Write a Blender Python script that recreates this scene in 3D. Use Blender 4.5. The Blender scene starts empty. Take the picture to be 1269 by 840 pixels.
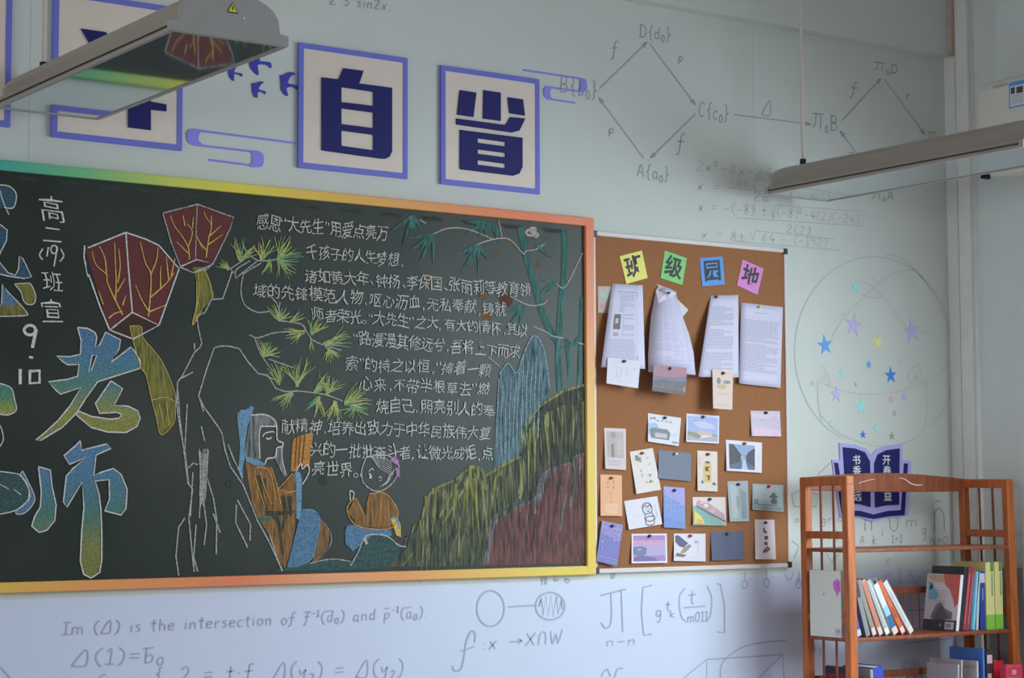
import bpy, bmesh, math, random
from mathutils import Vector, Matrix
from mathutils.geometry import tessellate_polygon
random.seed(7)
PI = math.pi
S = bpy.context.scene
COL = S.collection

# ------------------------------------------------------------------ camera
YAW, PITCH, ROLL, FPX = math.radians(35.1644), math.radians(4.5505), math.radians(-0.1777), 2451.05
CAMZ, CAMD = 1.40, 5.6933
fw = Vector((math.sin(YAW)*math.cos(PITCH), math.cos(YAW)*math.cos(PITCH), math.sin(PITCH)))
r0 = Vector((math.cos(YAW), -math.sin(YAW), 0)); u0 = r0.cross(fw)
R_ = r0*math.cos(ROLL)+u0*math.sin(ROLL); U_ = u0*math.cos(ROLL)-r0*math.sin(ROLL)
CPOS = Vector((0, -CAMD, CAMZ))
cam = bpy.data.objects.new('camera', bpy.data.cameras.new('camera')); COL.objects.link(cam)
cam.data.sensor_width = 36; cam.data.lens = FPX/1269*36; cam.data.clip_start = .05; cam.data.clip_end = 100
cam.matrix_world = Matrix(((R_.x, U_.x, -fw.x, 0), (R_.y, U_.y, -fw.y, -CAMD), (R_.z, U_.z, -fw.z, CAMZ), (0, 0, 0, 1)))
S.camera = cam
# ------------------------------------------------------------------ light
S.view_settings.view_transform = 'Standard'; S.view_settings.look = 'None'
S.view_settings.gamma = 1; S.view_settings.exposure = -0.22
world = bpy.data.worlds.new('daylight'); S.world = world; world.use_nodes = True
world.node_tree.nodes['Background'].inputs[0].default_value = (.62, .80, 1.0, 1)
world.node_tree.nodes['Background'].inputs[1].default_value = 1.0

def area(name, loc, aim, sx, sy, power, color, spread=180):
    l = bpy.data.lights.new(name, 'AREA'); l.shape = 'RECTANGLE'; l.size = sx; l.size_y = sy
    l.energy = power; l.color = color; l.spread = math.radians(spread)
    o = bpy.data.objects.new(name, l); COL.objects.link(o); o.location = loc
    o.rotation_euler = (Vector(aim)-Vector(loc)).to_track_quat('-Z', 'Z').to_euler()
    return o
# daylight in the window openings of the right-hand wall, and the corridor side on the left
RX = 6.262; LX = -2.6; RY = -8.6; CEIL = 3.72
WIN_R = [(-1.35, -3.25), (-3.75, -5.65), (-6.15, -8.05)]
for (a, b), pw in zip(WIN_R, (68, 18, 10)):
    area('window_daylight', (RX+.06, (a+b)/2, 1.95), (RX-2.0, (a+b)/2+1.5, .35), 1.8, 1.75, pw, (.77, .91, .98), 125)
WIN_L = [(-1.0, -2.9), (-3.4, -5.3)]
for a, b in WIN_L:
    area('corridor_daylight', (LX-.30, (a+b)/2, 1.9), (LX+3, (a+b)/2, 1.0), 1.7, 1.3, 36, (1.0, .99, .93))

# ------------------------------------------------------------------ pixel geometry on real planes
CX, CY = 634.5, 420.0
def ray(px, py): return R_*(px-CX)+U_*(CY-py)+fw*FPX
def at(px, py, Y=0.0):
    d = ray(px, py); t = (Y+CAMD)/d.y
    return CPOS+d*t
def mpp(px, py, Y=0.0): return (at(px, py-1, Y)-at(px, py, Y)).length

# ------------------------------------------------------------------ materials
def lin(c):
    c = c/255.0
    return c/12.92 if c <= .04045 else ((c+.055)/1.055)**2.4
EE = (.40, .46, .46)      # how bright a white surface reads in this room
def alb(rgb, k=1.0): return tuple(min(.93, max(.003, k*lin(c)/e)) for c, e in zip(rgb, EE))+(1,)
MATS = {}
def mat(name, rgb, rough=.6, bump=0, noise=0, nscale=40, metal=0, spec=.5, raw=False):
    key = (name, tuple(rgb))
    if key in MATS: return MATS[key]
    m = bpy.data.materials.new(name); m.use_nodes = True; nt = m.node_tree; b = nt.nodes['Principled BSDF']
    col = tuple(rgb)+(1,) if raw else alb(rgb)
    b.inputs['Roughness'].default_value = rough; b.inputs['Metallic'].default_value = metal
    b.inputs['Specular IOR Level'].default_value = spec
    tc = nt.nodes.new('ShaderNodeTexCoord'); n = nt.nodes.new('ShaderNodeTexNoise')
    n.inputs['Scale'].default_value = nscale; n.inputs['Detail'].default_value = 4
    nt.links.new(tc.outputs['Object'], n.inputs['Vector'])
    mx = nt.nodes.new('ShaderNodeMix'); mx.data_type = 'RGBA'
    nz = max(noise, .03)
    mx.inputs['A'].default_value = tuple(c*(1-nz) for c in col[:3])+(1,)
    mx.inputs['B'].default_value = tuple(min(1, c*(1+nz)) for c in col[:3])+(1,)
    nt.links.new(n.outputs['Fac'], mx.inputs['Factor']); nt.links.new(mx.outputs['Result'], b.inputs['Base Color'])
    if bump:
        bp = nt.nodes.new('ShaderNodeBump'); bp.inputs['Strength'].default_value = bump; bp.inputs['Distance'].default_value = .002
        nt.links.new(n.outputs['Fac'], bp.inputs['Height']); nt.links.new(bp.outputs['Normal'], b.inputs['Normal'])
    MATS[key] = m; return m
def ramp_mat(name, axis, stops, rough=.5, p0=0., p1=1., noise=.0, nscale=60):
    """colour running along one object axis (printed or rubbed-in gradients)"""
    m = bpy.data.materials.new(name); m.use_nodes = True; nt = m.node_tree; b = nt.nodes['Principled BSDF']
    b.inputs['Roughness'].default_value = rough
    tc = nt.nodes.new('ShaderNodeTexCoord'); sp = nt.nodes.new('ShaderNodeSeparateXYZ'); nt.links.new(tc.outputs['Object'], sp.inputs[0])
    mr = nt.nodes.new('ShaderNodeMapRange'); mr.inputs['From Min'].default_value = p0; mr.inputs['From Max'].default_value = p1
    nt.links.new(sp.outputs['XYZ'.index(axis)], mr.inputs['Value'])
    cr = nt.nodes.new('ShaderNodeValToRGB'); e = cr.color_ramp.elements
    while len(e) < len(stops): e.new(.5)
    for el, (p, c) in zip(e, stops): el.position = p; el.color = alb(c)
    nt.links.new(mr.outputs[0], cr.inputs[0])
    out = cr.outputs[0]
    if noise:
        n = nt.nodes.new('ShaderNodeTexNoise'); n.inputs['Scale'].default_value = nscale; n.inputs['Detail'].default_value = 6
        nt.links.new(tc.outputs['Object'], n.inputs['Vector'])
        r2 = nt.nodes.new('ShaderNodeValToRGB'); r2.color_ramp.elements[0].position = .5-noise; r2.color_ramp.elements[1].position = .62
        nt.links.new(n.outputs['Fac'], r2.inputs[0])
        mx = nt.nodes.new('ShaderNodeMix'); mx.data_type = 'RGBA'; mx.inputs['A'].default_value = BOARD
        nt.links.new(r2.outputs[0], mx.inputs['Factor']); nt.links.new(out, mx.inputs['B']); out = mx.outputs['Result']
    nt.links.new(out, b.inputs['Base Color'])
    return m
BOARD = alb((33, 44, 40))
def chalk(name, rgb, dens=.5, streak=0, k=.92):
    """chalk pigment over slate: dens 0 thin .. 1 solid; streak stretches the grain downwards"""
    g_ = sum(rgb)/3; rgb = tuple(g_+(c-g_)*.82 for c in rgb); key = ('c', name, rgb, dens, streak)
    if key in MATS: return MATS[key]
    m = bpy.data.materials.new(name); m.use_nodes = True; nt = m.node_tree; b = nt.nodes['Principled BSDF']
    b.inputs['Roughness'].default_value = .9; b.inputs['Specular IOR Level'].default_value = .15
    tc = nt.nodes.new('ShaderNodeTexCoord'); mp = nt.nodes.new('ShaderNodeMapping'); nt.links.new(tc.outputs['Object'], mp.inputs[0])
    mp.inputs['Scale'].default_value = (1, 1, .12) if streak else (1, 1, 1)
    mp.inputs['Rotation'].default_value = (0, .35 if streak else .6, 0)
    n = nt.nodes.new('ShaderNodeTexNoise'); n.inputs['Scale'].default_value = 110 if streak else 220; n.inputs['Detail'].default_value = 8
    n.inputs['Roughness'].default_value = .7
    nt.links.new(mp.outputs[0], n.inputs['Vector'])
    cr = nt.nodes.new('ShaderNodeValToRGB'); c0 = .62-.5*dens
    cr.color_ramp.elements[0].position = max(0, c0); cr.color_ramp.elements[1].position = min(1, c0+(.42 if streak else .34))
    nt.links.new(n.outputs['Fac'], cr.inputs[0])
    mx = nt.nodes.new('ShaderNodeMix'); mx.data_type = 'RGBA'; mx.inputs['A'].default_value = BOARD; mx.inputs['B'].default_value = alb(rgb, k)
    nt.links.new(cr.outputs[0], mx.inputs['Factor']); nt.links.new(mx.outputs['Result'], b.inputs['Base Color'])
    MATS[key] = m; return m
def wood(name, rgb):
    m = bpy.data.materials.new(name); m.use_nodes = True; nt = m.node_tree; b = nt.nodes['Principled BSDF']
    b.inputs['Roughness'].default_value = .38
    tc = nt.nodes.new('ShaderNodeTexCoord'); mp = nt.nodes.new('ShaderNodeMapping'); mp.inputs['Scale'].default_value = (9, 9, 1.2)
    n = nt.nodes.new('ShaderNodeTexNoise'); n.inputs['Scale'].default_value = 6; n.inputs['Detail'].default_value = 6
    cr = nt.nodes.new('ShaderNodeValToRGB'); a = alb(rgb)
    cr.color_ramp.elements[0].position = .3; cr.color_ramp.elements[1].position = .75
    cr.color_ramp.elements[0].color = tuple(c*.62 for c in a[:3])+(1,); cr.color_ramp.elements[1].color = tuple(min(.9, c*1.15) for c in a[:3])+(1,)
    nt.links.new(tc.outputs['Object'], mp.inputs[0]); nt.links.new(mp.outputs[0], n.inputs['Vector']); nt.links.new(n.outputs['Fac'], cr.inputs[0])
    nt.links.new(cr.outputs[0], b.inputs['Base Color']); return m

# ------------------------------------------------------------------ object helpers
class MB:
    def __init__(s): s.v = []; s.f = []; s.mi = []; s.mats = []
    def slot(s, m):
        if m is None: return 0
        if m not in s.mats: s.mats.append(m)
        return s.mats.index(m)
    def face(s, pts, m=None):
        n = len(s.v); s.v += [tuple(p) for p in pts]; s.f.append(tuple(range(n, n+len(pts)))); s.mi.append(s.slot(m))
    def mesh(s, verts, faces, m=None):
        n = len(s.v); s.v += [tuple(p) for p in verts]; k = s.slot(m)
        for f in faces: s.f.append(tuple(n+i for i in f)); s.mi.append(k)
    def box(s, a, b, m=None):
        (x0, y0, z0), (x1, y1, z1) = a, b
        s.hexa([(x0, y0, z0), (x1, y0, z0), (x1, y1, z0), (x0, y1, z0), (x0, y0, z1), (x1, y0, z1), (x1, y1, z1), (x0, y1, z1)], m)
    def hexa(s, v, m=None):
        s.mesh(v, [(3, 2, 1, 0), (4, 5, 6, 7), (0, 1, 5, 4), (1, 2, 6, 5), (2, 3, 7, 6), (3, 0, 4, 7)], m)
    def poly(s, outer, holes=(), m=None):
        loops = [[Vector(p) for p in outer]]+[[Vector(p) for p in h] for h in holes]
        flat = [p for l in loops for p in l]
        # tessellate in the X-Z plane so that order is stable
        tri = tessellate_polygon([[Vector((p.x, p.z, 0)) for p in l] for l in loops])
        out = []
        for t in tri:
            a, b, c = (flat[i] for i in t)
            if (b.x-a.x)*(c.z-a.z)-(b.z-a.z)*(c.x-a.x) < 0: t = (t[0], t[2], t[1])
            out.append(tuple(t))
        s.mesh(flat, out, m)
    def bar(s, a, b, w, d, m=None, side=Vector((1, 0, 0))):
        """rectangular bar from a to b; w across 'side', d across the other way"""
        a, b = Vector(a), Vector(b); t = (b-a).normalized(); sx = (side-t*side.dot(t)).normalized(); sy = t.cross(sx)
        c = [sx*(i*w/2)+sy*(j*d/2) for i, j in ((-1, -1), (1, -1), (1, 1), (-1, 1))]
        s.hexa([a+q for q in c]+[b+q for q in c], m)
    def tube(s, a, b, r, m=None, n=10, r2=None):
        a, b = Vector(a), Vector(b); t = (b-a).normalized(); q = t.orthogonal().normalized(); p = t.cross(q); r2 = r if r2 is None else r2
        A = [a+(q*math.cos(2*PI*i/n)+p*math.sin(2*PI*i/n))*r for i in range(n)]
        B = [b+(q*math.cos(2*PI*i/n)+p*math.sin(2*PI*i/n))*r2 for i in range(n)]
        s.mesh(A+B, [(i, (i+1) % n, n+(i+1) % n, n+i) for i in range(n)]+[tuple(range(n))[::-1], tuple(range(n, 2*n))], m)
    def ribbon(s, pts, w, m=None, taper=None):
        """flat stroke lying in a plane facing -Y"""
        P = [Vector(p) for p in pts]
        if len(P) < 2: return
        N = []
        for i in range(len(P)):
            a = P[max(0, i-1)]; b = P[min(len(P)-1, i+1)]; t = Vector((b.x-a.x, 0, b.z-a.z))
            if t.length < 1e-9: t = Vector((1, 0, 0))
            t.normalize(); N.append(Vector((-t.z, 0, t.x)))
        V = []
        for i, (p, n) in enumerate(zip(P, N)):
            k = 1 if taper is None else taper(i/(len(P)-1))
            V += [p+n*(w*k/2), p-n*(w*k/2)]
        s.mesh(V, [(2*i+1, 2*i+3, 2*i+2, 2*i) for i in range(len(P)-1)], m)
    def build(s, name, m=None, parent=None, smooth=False, origin=None):
        me = bpy.data.meshes.new(name)
        o3 = Vector(origin) if origin is not None else Vector((0, 0, 0))
        me.from_pydata([tuple(Vector(p)-o3) for p in s.v], [], s.f); me.update()
        for q in ([m] if m else s.mats): me.materials.append(q)
        if not m:
            for p, k in zip(me.polygons, s.mi): p.material_index = k
        if smooth:
            for p in me.polygons: p.use_smooth = True
        o = bpy.data.objects.new(name, me); COL.objects.link(o)
        if parent is not None:
            o.parent = parent; o.location = o3-parent_loc(parent)
        else: o.location = o3
        return o
def parent_loc(p):
    l = Vector((0, 0, 0))
    while p is not None: l += p.location; p = p.parent
    return l
def tag(o, label=None, cat=None, group=None, kind=None):
    if label: o['label'] = label
    if cat: o['category'] = cat
    if group: o['group'] = group
    if kind: o['kind'] = kind
    return o
def empty(name, loc, label, cat, group=None):
    o = bpy.data.objects.new(name, None); COL.objects.link(o); o.location = loc; o.empty_display_size = .05
    return tag(o, label, cat, group)
def bevel(o, w, seg=2):
    b = o.modifiers.new('bevel', 'BEVEL'); b.width = w; b.segments = seg; b.limit_method = 'ANGLE'
    return o
def smooth_pts(pts, n=4):
    if len(pts) < 3: return list(pts)
    out = []
    for i in range(len(pts)-1):
        p0 = pts[max(0, i-1)]; p1 = pts[i]; p2 = pts[i+1]; p3 = pts[min(len(pts)-1, i+2)]
        for j in range(n):
            t = j/n
            out.append(tuple(.5*((2*b)+(-a+c)*t+(2*a-5*b+4*c-d)*t*t+(-a+3*b-3*c+d)*t**3) for a, b, c, d in zip(p0, p1, p2, p3)))
    out.append(tuple(pts[-1])); return out
def Z(scale, ox, oy):      # zoomed-crop coordinates to photograph coordinates
    return lambda *p: [(ox+x/scale, oy+y/scale) for x, y in p]

# ------------------------------------------------------------------ room shell
m_wall = mat('painted_wall', (147, 159, 154), .75, bump=.15, noise=.02, nscale=9)
m_low = mat('lower_wall_film', (146, 160, 204), .36, noise=.015, nscale=5)
m_ceil = mat('ceiling_paint', (158, 164, 162), .9)
m_side = mat('side_wall_paint', (156, 171, 170), .8, bump=.1, noise=.03, nscale=6)
m_floor = mat('terrazzo_floor', (128, 130, 130), .45, noise=.2, nscale=90)
def struct(o): return tag(o, kind='structure')
Zp = at(1100, 704).z      # top of the glossier lower wall covering
mb = MB(); mb.box((LX-.2, 0, 0), (RX+.2, .2, CEIL)); wall_back = struct(mb.build('wall_back', m_wall))
mb = MB(); mb.box((LX, -.003, 0), (RX-.001, 0, at(0, 743).z), m_low); low = struct(mb.build('trim_1'))
mb = MB(); mb.box((LX-.2, RY-.2, 0), (RX+.2, RY, CEIL)); struct(mb.build('wall_front', m_wall))
mb = MB(); mb.box((LX-.2, RY-.2, -.1), (RX+.2, .2, 0)); struct(mb.build('floor', m_floor))
mb = MB(); mb.box((LX-.2, RY-.2, CEIL), (RX+.2, .2, CEIL+.1)); struct(mb.build('ceiling', m_ceil))
def wall_with_windows(name, x0, x1, wins, z0, z1, m):
    mb = MB(); ys = 0.0
    mb.box((x0, RY, 0), (x1, 0, z0)); mb.box((x0, RY, z1), (x1, 0, CEIL))
    for a, b in wins:
        mb.box((x0, a, z0), (x1, ys, z1)); ys = b
    mb.box((x0, RY, z0), (x1, ys, z1))
    return struct(mb.build(name, m))
wall_right = wall_with_windows('wall_right', RX, RX+.2, WIN_R, 1.0, 2.85, m_side)
wall_with_windows('wall_left', LX-.2, LX, WIN_L, 1.2, 2.6, m_wall)
m_alu = mat('window_aluminium', (150, 155, 155), .4)
k = 1
for wins, x, z0, z1 in ((WIN_R, RX+.1, 1.0, 2.85), (WIN_L, LX-.1, 1.2, 2.6)):
    for a, b in wins:
        mb = MB()
        for y in (a-.02, (a+b)/2, b+.02): mb.box((x-.03, y-.02, z0), (x+.03, y+.02, z1))
        for z in (z0+.02, z1-.02): mb.box((x-.03, b, z-.02), (x+.03, a, z+.02))
        struct(mb.build('window_%d' % k, m_alu)); k += 1
# roof beam that runs along the top of the back wall
zb = CAMZ+1.842
mb = MB(); mb.box((LX, -.055, zb), (RX, .01, CEIL)); struct(mb.build('trim_2', m_wall))
# corner: painted return, pipe boxing and the strip beside it on the right-hand wall
m_white = mat('corner_gloss_paint', (172, 184, 180), .5, noise=.04, nscale=12)
m_pipe = mat('stained_pipe_boxing', (168, 176, 170), .5, noise=.12, nscale=14)
m_rust = mat('stained_joint', (132, 124, 110), .8, noise=.3, nscale=25)
mb = MB(); mb.box((RX-.010, -.078, 0), (RX, 0, zb)); struct(mb.build('trim_3', m_white))
mb = MB(); mb.box((RX-.035, -.158, 0), (RX+.01, -.080, CEIL)); t4 = struct(mb.build('trim_4', m_pipe)); bevel(t4, .008)
mb = MB()
for y in (-.082, -.1, -.152, -.160): mb.tube((RX-.034, y, 0), (RX-.034, y, CEIL), .0011, n=6)
mb.build('seam', m_rust, t4)
mb = MB(); mb.box((RX-.05, -.079, zb), (RX, -.050, CEIL)); mb.build('stained_strip', mat('stained_paint', (136, 132, 122), .8, noise=.3, nscale=25), t4)
mb = MB(); mb.box((RX-.07, -.90, CAMZ+1.45), (RX+.01, -.335, CEIL)); struct(mb.build('trim_5', m_side))
mb = MB(); mb.box((RX-.015, -.9, 1.0), (RX+.01, -.365, CAMZ+.8)); struct(mb.build('trim_6', m_side))
mb = MB(); mb.box((RX-.012, -1.2, 0), (RX, -.18, Zp), m_low); struct(mb.build('trim_7', mat('dado_paint', (112, 122, 122), .5)))

# ------------------------------------------------------------------ stroke lettering (a small pen alphabet)
G = {
'I': [.5, [(.1, 1), (.5, 1)], [(.3, 1), (.3, 0)], [(.05, 0), (.55, 0)]], 'm': [.75, [(.1, .6), (.1, 0)], [(.1, .45), (.25, .6), (.38, .45), (.38, 0)], [(.38, .45), (.52, .6), (.65, .45), (.66, 0)]],
'(': [.35, [(.3, 1.08), (.12, .8), (.08, .4), (.2, 0), (.32, -.12)]], ')': [.35, [(.05, 1.08), (.24, .8), (.27, .4), (.18, 0), (.04, -.12)]],
'Δ': [.75, [(.05, 0), (.5, 1.05), (.56, .02), (.05, 0)]], 'i': [.25, [(.12, .58), (.12, 0)], [(.12, .78), (.14, .82)]],
's': [.4, [(.32, .55), (.15, .58), (.08, .45), (.28, .28), (.28, .08), (.06, .02)]], 't': [.4, [(.2, .95), (.2, .1), (.32, 0)], [(.02, .62), (.36, .66)]],
'h': [.5, [(.1, 1), (.1, 0)], [(.1, .4), (.25, .58), (.38, .42), (.4, 0)]], 'e': [.45, [(.06, .3), (.36, .34), (.3, .56), (.12, .5), (.06, .2), (.2, 0), (.38, .06)]],
'n': [.5, [(.08, .58), (.1, 0)], [(.1, .4), (.25, .58), (.36, .42), (.38, 0)]], 'r': [.4, [(.1, .58), (.1, 0)], [(.1, .38), (.22, .56), (.34, .52)]],
'c': [.4, [(.34, .5), (.18, .58), (.06, .3), (.16, .02), (.34, .08)]], 'o': [.45, [(.22, .58), (.06, .35), (.14, .03), (.34, .08), (.38, .4), (.22, .58)]],
'f': [.45, [(.42, .98), (.3, 1.05), (.22, .85), (.18, .2), (.1, -.15), (0, -.12)], [(.02, .58), (.38, .62)]], 'd': [.48, [(.34, .5), (.16, .55), (.06, .25), (.16, 0), (.34, .15)], [(.36, 1), (.36, 0)]],
'a': [.48, [(.34, .5), (.16, .56), (.06, .25), (.16, 0), (.34, .18)], [(.36, .56), (.36, .05), (.44, 0)]], 'p': [.48, [(.1, .58), (.08, -.35)], [(.1, .45), (.28, .58), (.38, .35), (.26, .05), (.1, .1)]],
'1': [.35, [(.06, .8), (.2, .98), (.2, 0)], [(.04, 0), (.36, 0)]], '2': [.5, [(.06, .8), (.2, .98), (.38, .82), (.3, .5), (.06, .02), (.44, .04)]],
'0': [.5, [(.24, 1), (.06, .7), (.08, .2), (.26, 0), (.42, .3), (.4, .8), (.24, 1)]], '=': [.5, [(.06, .62), (.42, .64)], [(.06, .36), (.42, .38)]],
'b': [.45, [(.1, 1), (.1, 0)], [(.1, .42), (.28, .55), (.38, .3), (.26, .02), (.1, .05)]], 'y': [.45, [(.06, .58), (.14, .25), (.34, .55)], [(.34, .58), (.28, .0), (.12, -.32)]],
'x': [.5, [(.08, .58), (.38, 0)], [(.4, .6), (.06, 0)]], 'X': [.6, [(.08, .9), (.5, 0)], [(.52, .92), (.06, 0)]], 'W': [.8, [(.05, .95), (.2, 0), (.36, .7), (.5, 0), (.68, 1)]],
'∩': [.55, [(.08, 0), (.1, .7), (.26, .95), (.42, .7), (.44, 0)]], 'U': [.55, [(.08, .9), (.1, .2), (.26, 0), (.4, .2), (.44, .9)]],
'{': [.4, [(.34, 1.1), (.2, 1.0), (.2, .62), (.06, .5), (.2, .38), (.2, 0), (.34, -.12)]], '}': [.4, [(.06, 1.1), (.2, 1.0), (.2, .62), (.34, .5), (.2, .38), (.2, 0), (.06, -.12)]],
'D': [.6, [(.1, 1), (.1, 0)], [(.02, 1), (.3, .98), (.5, .7), (.46, .2), (.26, 0), (.02, 0)]], 'B': [.6, [(.1, 1), (.1, 0)], [(.04, 1), (.38, .95), (.4, .6), (.12, .52), (.44, .45), (.44, .08), (.04, 0)]],
'C': [.55, [(.44, .85), (.28, 1), (.1, .75), (.08, .25), (.24, 0), (.44, .1)]], 'A': [.6, [(.04, 0), (.28, 1), (.5, 0)], [(.12, .38), (.42, .38)]],
'4': [.5, [(.3, 1), (.06, .35), (.46, .38)], [(.36, .6), (.34, 0)]], '8': [.5, [(.26, .98), (.1, .8), (.26, .52), (.4, .25), (.24, 0), (.08, .25), (.26, .52), (.38, .8), (.26, .98)]],
'6': [.5, [(.36, 1), (.12, .6), (.08, .2), (.26, 0), (.4, .22), (.26, .45), (.1, .3)]], '9': [.5, [(.38, .75), (.22, 1), (.08, .75), (.22, .52), (.38, .75), (.36, 0)]],
'3': [.5, [(.08, .9), (.3, .98), (.36, .75), (.16, .55), (.4, .4), (.34, .05), (.06, .04)]], '-': [.5, [(.06, .42), (.42, .45)]], '±': [.55, [(.06, .55), (.46, .57)], [(.26, .85), (.26, .28)], [(.06, .1), (.46, .12)]],
'Π': [.8, [(.02, .95), (.78, 1)], [(.25, .97), (.24, .3), (.04, .05)], [(.58, 1), (.6, 0)]], 'Ω': [.55, [(.02, 0), (.18, .02), (.1, .5), (.26, .8), (.42, .5), (.34, .02), (.52, 0)]],
'.': [.25, [(.1, 0), (.14, .05)]], ',': [.25, [(.14, .1), (.08, -.15)]], ':': [.3, [(.12, .1), (.13, .16)], [(.12, .5), (.13, .56)]], '→': [.8, [(.04, .4), (.68, .42)], [(.5, .58), (.7, .42), (.5, .26)]],
'N': [.6, [(.06, 0), (.1, .95), (.42, .02), (.46, 1)]], '∅': [.55, [(.24, .6), (.06, .3), (.24, .02), (.44, .3), (.24, .6)]], 'g': [.48, [(.34, .5), (.16, .56), (.06, .3), (.2, .08), (.34, .3)], [(.36, .56), (.34, -.25), (.1, -.32)]],
'[': [.4, [(.34, 1.1), (.1, 1.06), (.08, -.1), (.34, -.12)]], ']': [.4, [(.04, 1.1), (.3, 1.06), (.32, -.1), (.06, -.12)]], ' ': [.4], 'k': [.45, [(.1, 1), (.1, 0)], [(.36, .55), (.12, .3), (.38, 0)]],
'v': [.4, [(.04, .6), (.18, 0), (.34, .62)]], '∠': [.5, [(.4, .7), (.06, 0), (.46, 0)]], 'S': [.5, [(.4, .9), (.2, 1), (.08, .75), (.38, .35), (.28, .02), (.05, .08)]], '/': [.4, [(.04, 0), (.34, 1)]],
}
def pen(mb, text, p0, p1, h, w=1.35, Y=-.0012, m=None, slant=.06):
    """write with the pen alphabet from baseline pixel p0 to p1, capital height h px; _ sub, ^ super, ~ bar above"""
    a, b = at(*p0, Y), at(*p1, Y); hm = h*mpp(*p0, Y); wm = w*mpp(*p0, Y)
    seq = []; mode = ''; x = 0
    for ch in text:
        if ch in '_^~': mode = ch; continue
        g = G[ch]; sc, dy = (.55, -.18) if mode == '_' else (.55, .6) if mode == '^' else (1, 0)
        seq.append((x, sc, dy, g, mode)); x += g[0]*sc+.06; mode = ''
    L = (b-a).length; t = (b-a).normalized(); sx = L/max(x, .01); up = Vector((0, 0, 1))
    for x0, sc, dy, g, md in seq:
        j = random.uniform(-.03, .03)
        for st in g[1:]:
            pts = [a+t*((x0+(q[0]+slant*q[1])*sc)*sx)+up*((q[1]*sc+dy+j)*hm) for q in st]
            mb.ribbon(smooth_pts([tuple(p) for p in pts], 4), wm, m)
        if md == '~':
            mb.ribbon([a+t*((x0+q)*sx)+up*(qz*hm) for q, qz in ((.02, .98), (.4, 1.03))], wm, m)
def line(mb, pts, w=1.3, Y=-.0012, m=None, sm=True, taper=None):
    P = smooth_pts(pts, 5) if sm else pts
    # split long straight pieces so that nothing depends on one segment
    mb.ribbon([at(x, y, Y) for x, y in P], w*mpp(*pts[0], Y), m, taper)
def arrow(mb, a, b, w=1.3, Y=-.0012, head=7):
    line(mb, [a, b], w, Y, sm=False); d = Vector((b[0]-a[0], b[1]-a[1])).normalized(); n = Vector((-d.y, d.x))
    B = Vector(b)
    p1 = B-d*head+n*head*.35; p2 = B-d*head-n*head*.35
    line(mb, [tuple(p1), tuple(B), tuple(p2), tuple(p1)], w, Y, sm=False)
m_pen = mat('grey_pen_ink', (112, 122, 122), .7, noise=.15, nscale=80)
m_pen2 = mat('light_grey_pen_ink', (136, 144, 142), .7, noise=.1, nscale=80)

def penpart(name, fn, m=m_pen):
    mb = MB(); fn(mb); return mb.build(name, m, wall_back)
def f(mb):
    pen(mb, '2 3 sin2x,', (408, 5), (486, 13), 12)
penpart('handwriting', f)
def f(mb):
    pen(mb, 'D{d_0}', (792, 45), (832, 51), 15); pen(mb, 'f', (757, 70), (767, 71), 19); pen(mb, 'p', (840, 76), (848, 77), 11)
    pen(mb, 'B{b_0}', (693, 114), (741, 122), 20); pen(mb, 'C{c_0}', (865, 144), (904, 150), 18); pen(mb, 'Δ', (943, 142), (959, 144), 18)
    pen(mb, 'p', (754, 165), (762, 166), 11); pen(mb, 'f', (838, 188), (850, 189), 22); pen(mb, 'A{a_0}', (789, 219), (830, 224), 16)
    arrow(mb, (744, 109), (802, 52)); arrow(mb, (806, 55), (862, 130)); arrow(mb, (862, 141), (806, 196)); arrow(mb, (798, 196), (742, 121)); arrow(mb, (910, 142), (1006, 154))
    pen(mb, 'Π_ΩB', (1006, 158), (1040, 163), 19); pen(mb, 'f', (1053, 118), (1064, 120), 17); pen(mb, 'r', (1122, 122), (1130, 123), 10)
    pen(mb, 'Π_ΩD', (1083, 87), (1114, 92), 11); arrow(mb, (1043, 150), (1092, 97)); arrow(mb, (1096, 98), (1147, 167)); arrow(mb, (1063, 192), (1041, 162))
    pen(mb, 'Πc', (1149, 174), (1168, 176), 11); pen(mb, '-', (1050, 192), (1060, 193), 8); pen(mb, 'Π_ΩA', (1080, 246), (1109, 249), 11)
penpart('arrow_diagram', f)
def f(mb):
    pen(mb, '2x^2-8x-24', (862, 211), (958, 221), 13); pen(mb, 'x =', (863, 236), (893, 239), 13); pen(mb, '-b±', (904, 229), (930, 232), 9)
    line(mb, [(931, 226), (934, 233), (936, 222), (950, 224)], sm=False); line(mb, [(903, 232), (950, 237)]); pen(mb, '2a', (933, 248), (955, 250), 11)
    pen(mb, 'x = -(-8) ±', (865, 262), (952, 268), 13); line(mb, [(955, 262), (959, 270), (960, 254), (1069, 262), (1069, 268)], sm=False)
    pen(mb, '(-8)^2-4(2)(-24)', (962, 268), (1066, 277), 11); line(mb, [(912, 270), (1070, 280)])
    pen(mb, '2(2)', (974, 288), (1006, 291), 10)
    pen(mb, 'x = 8±', (869, 295), (925, 300), 12); line(mb, [(930, 288), (933, 297), (937, 286), (1034, 296)], sm=False)
    pen(mb, '64 - (-192)', (944, 299), (1026, 306), 10); line(mb, [(912, 299), (1040, 310)])
penpart('equation', f, m_pen2)
Q = Z(3.23, 970, 300)
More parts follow.
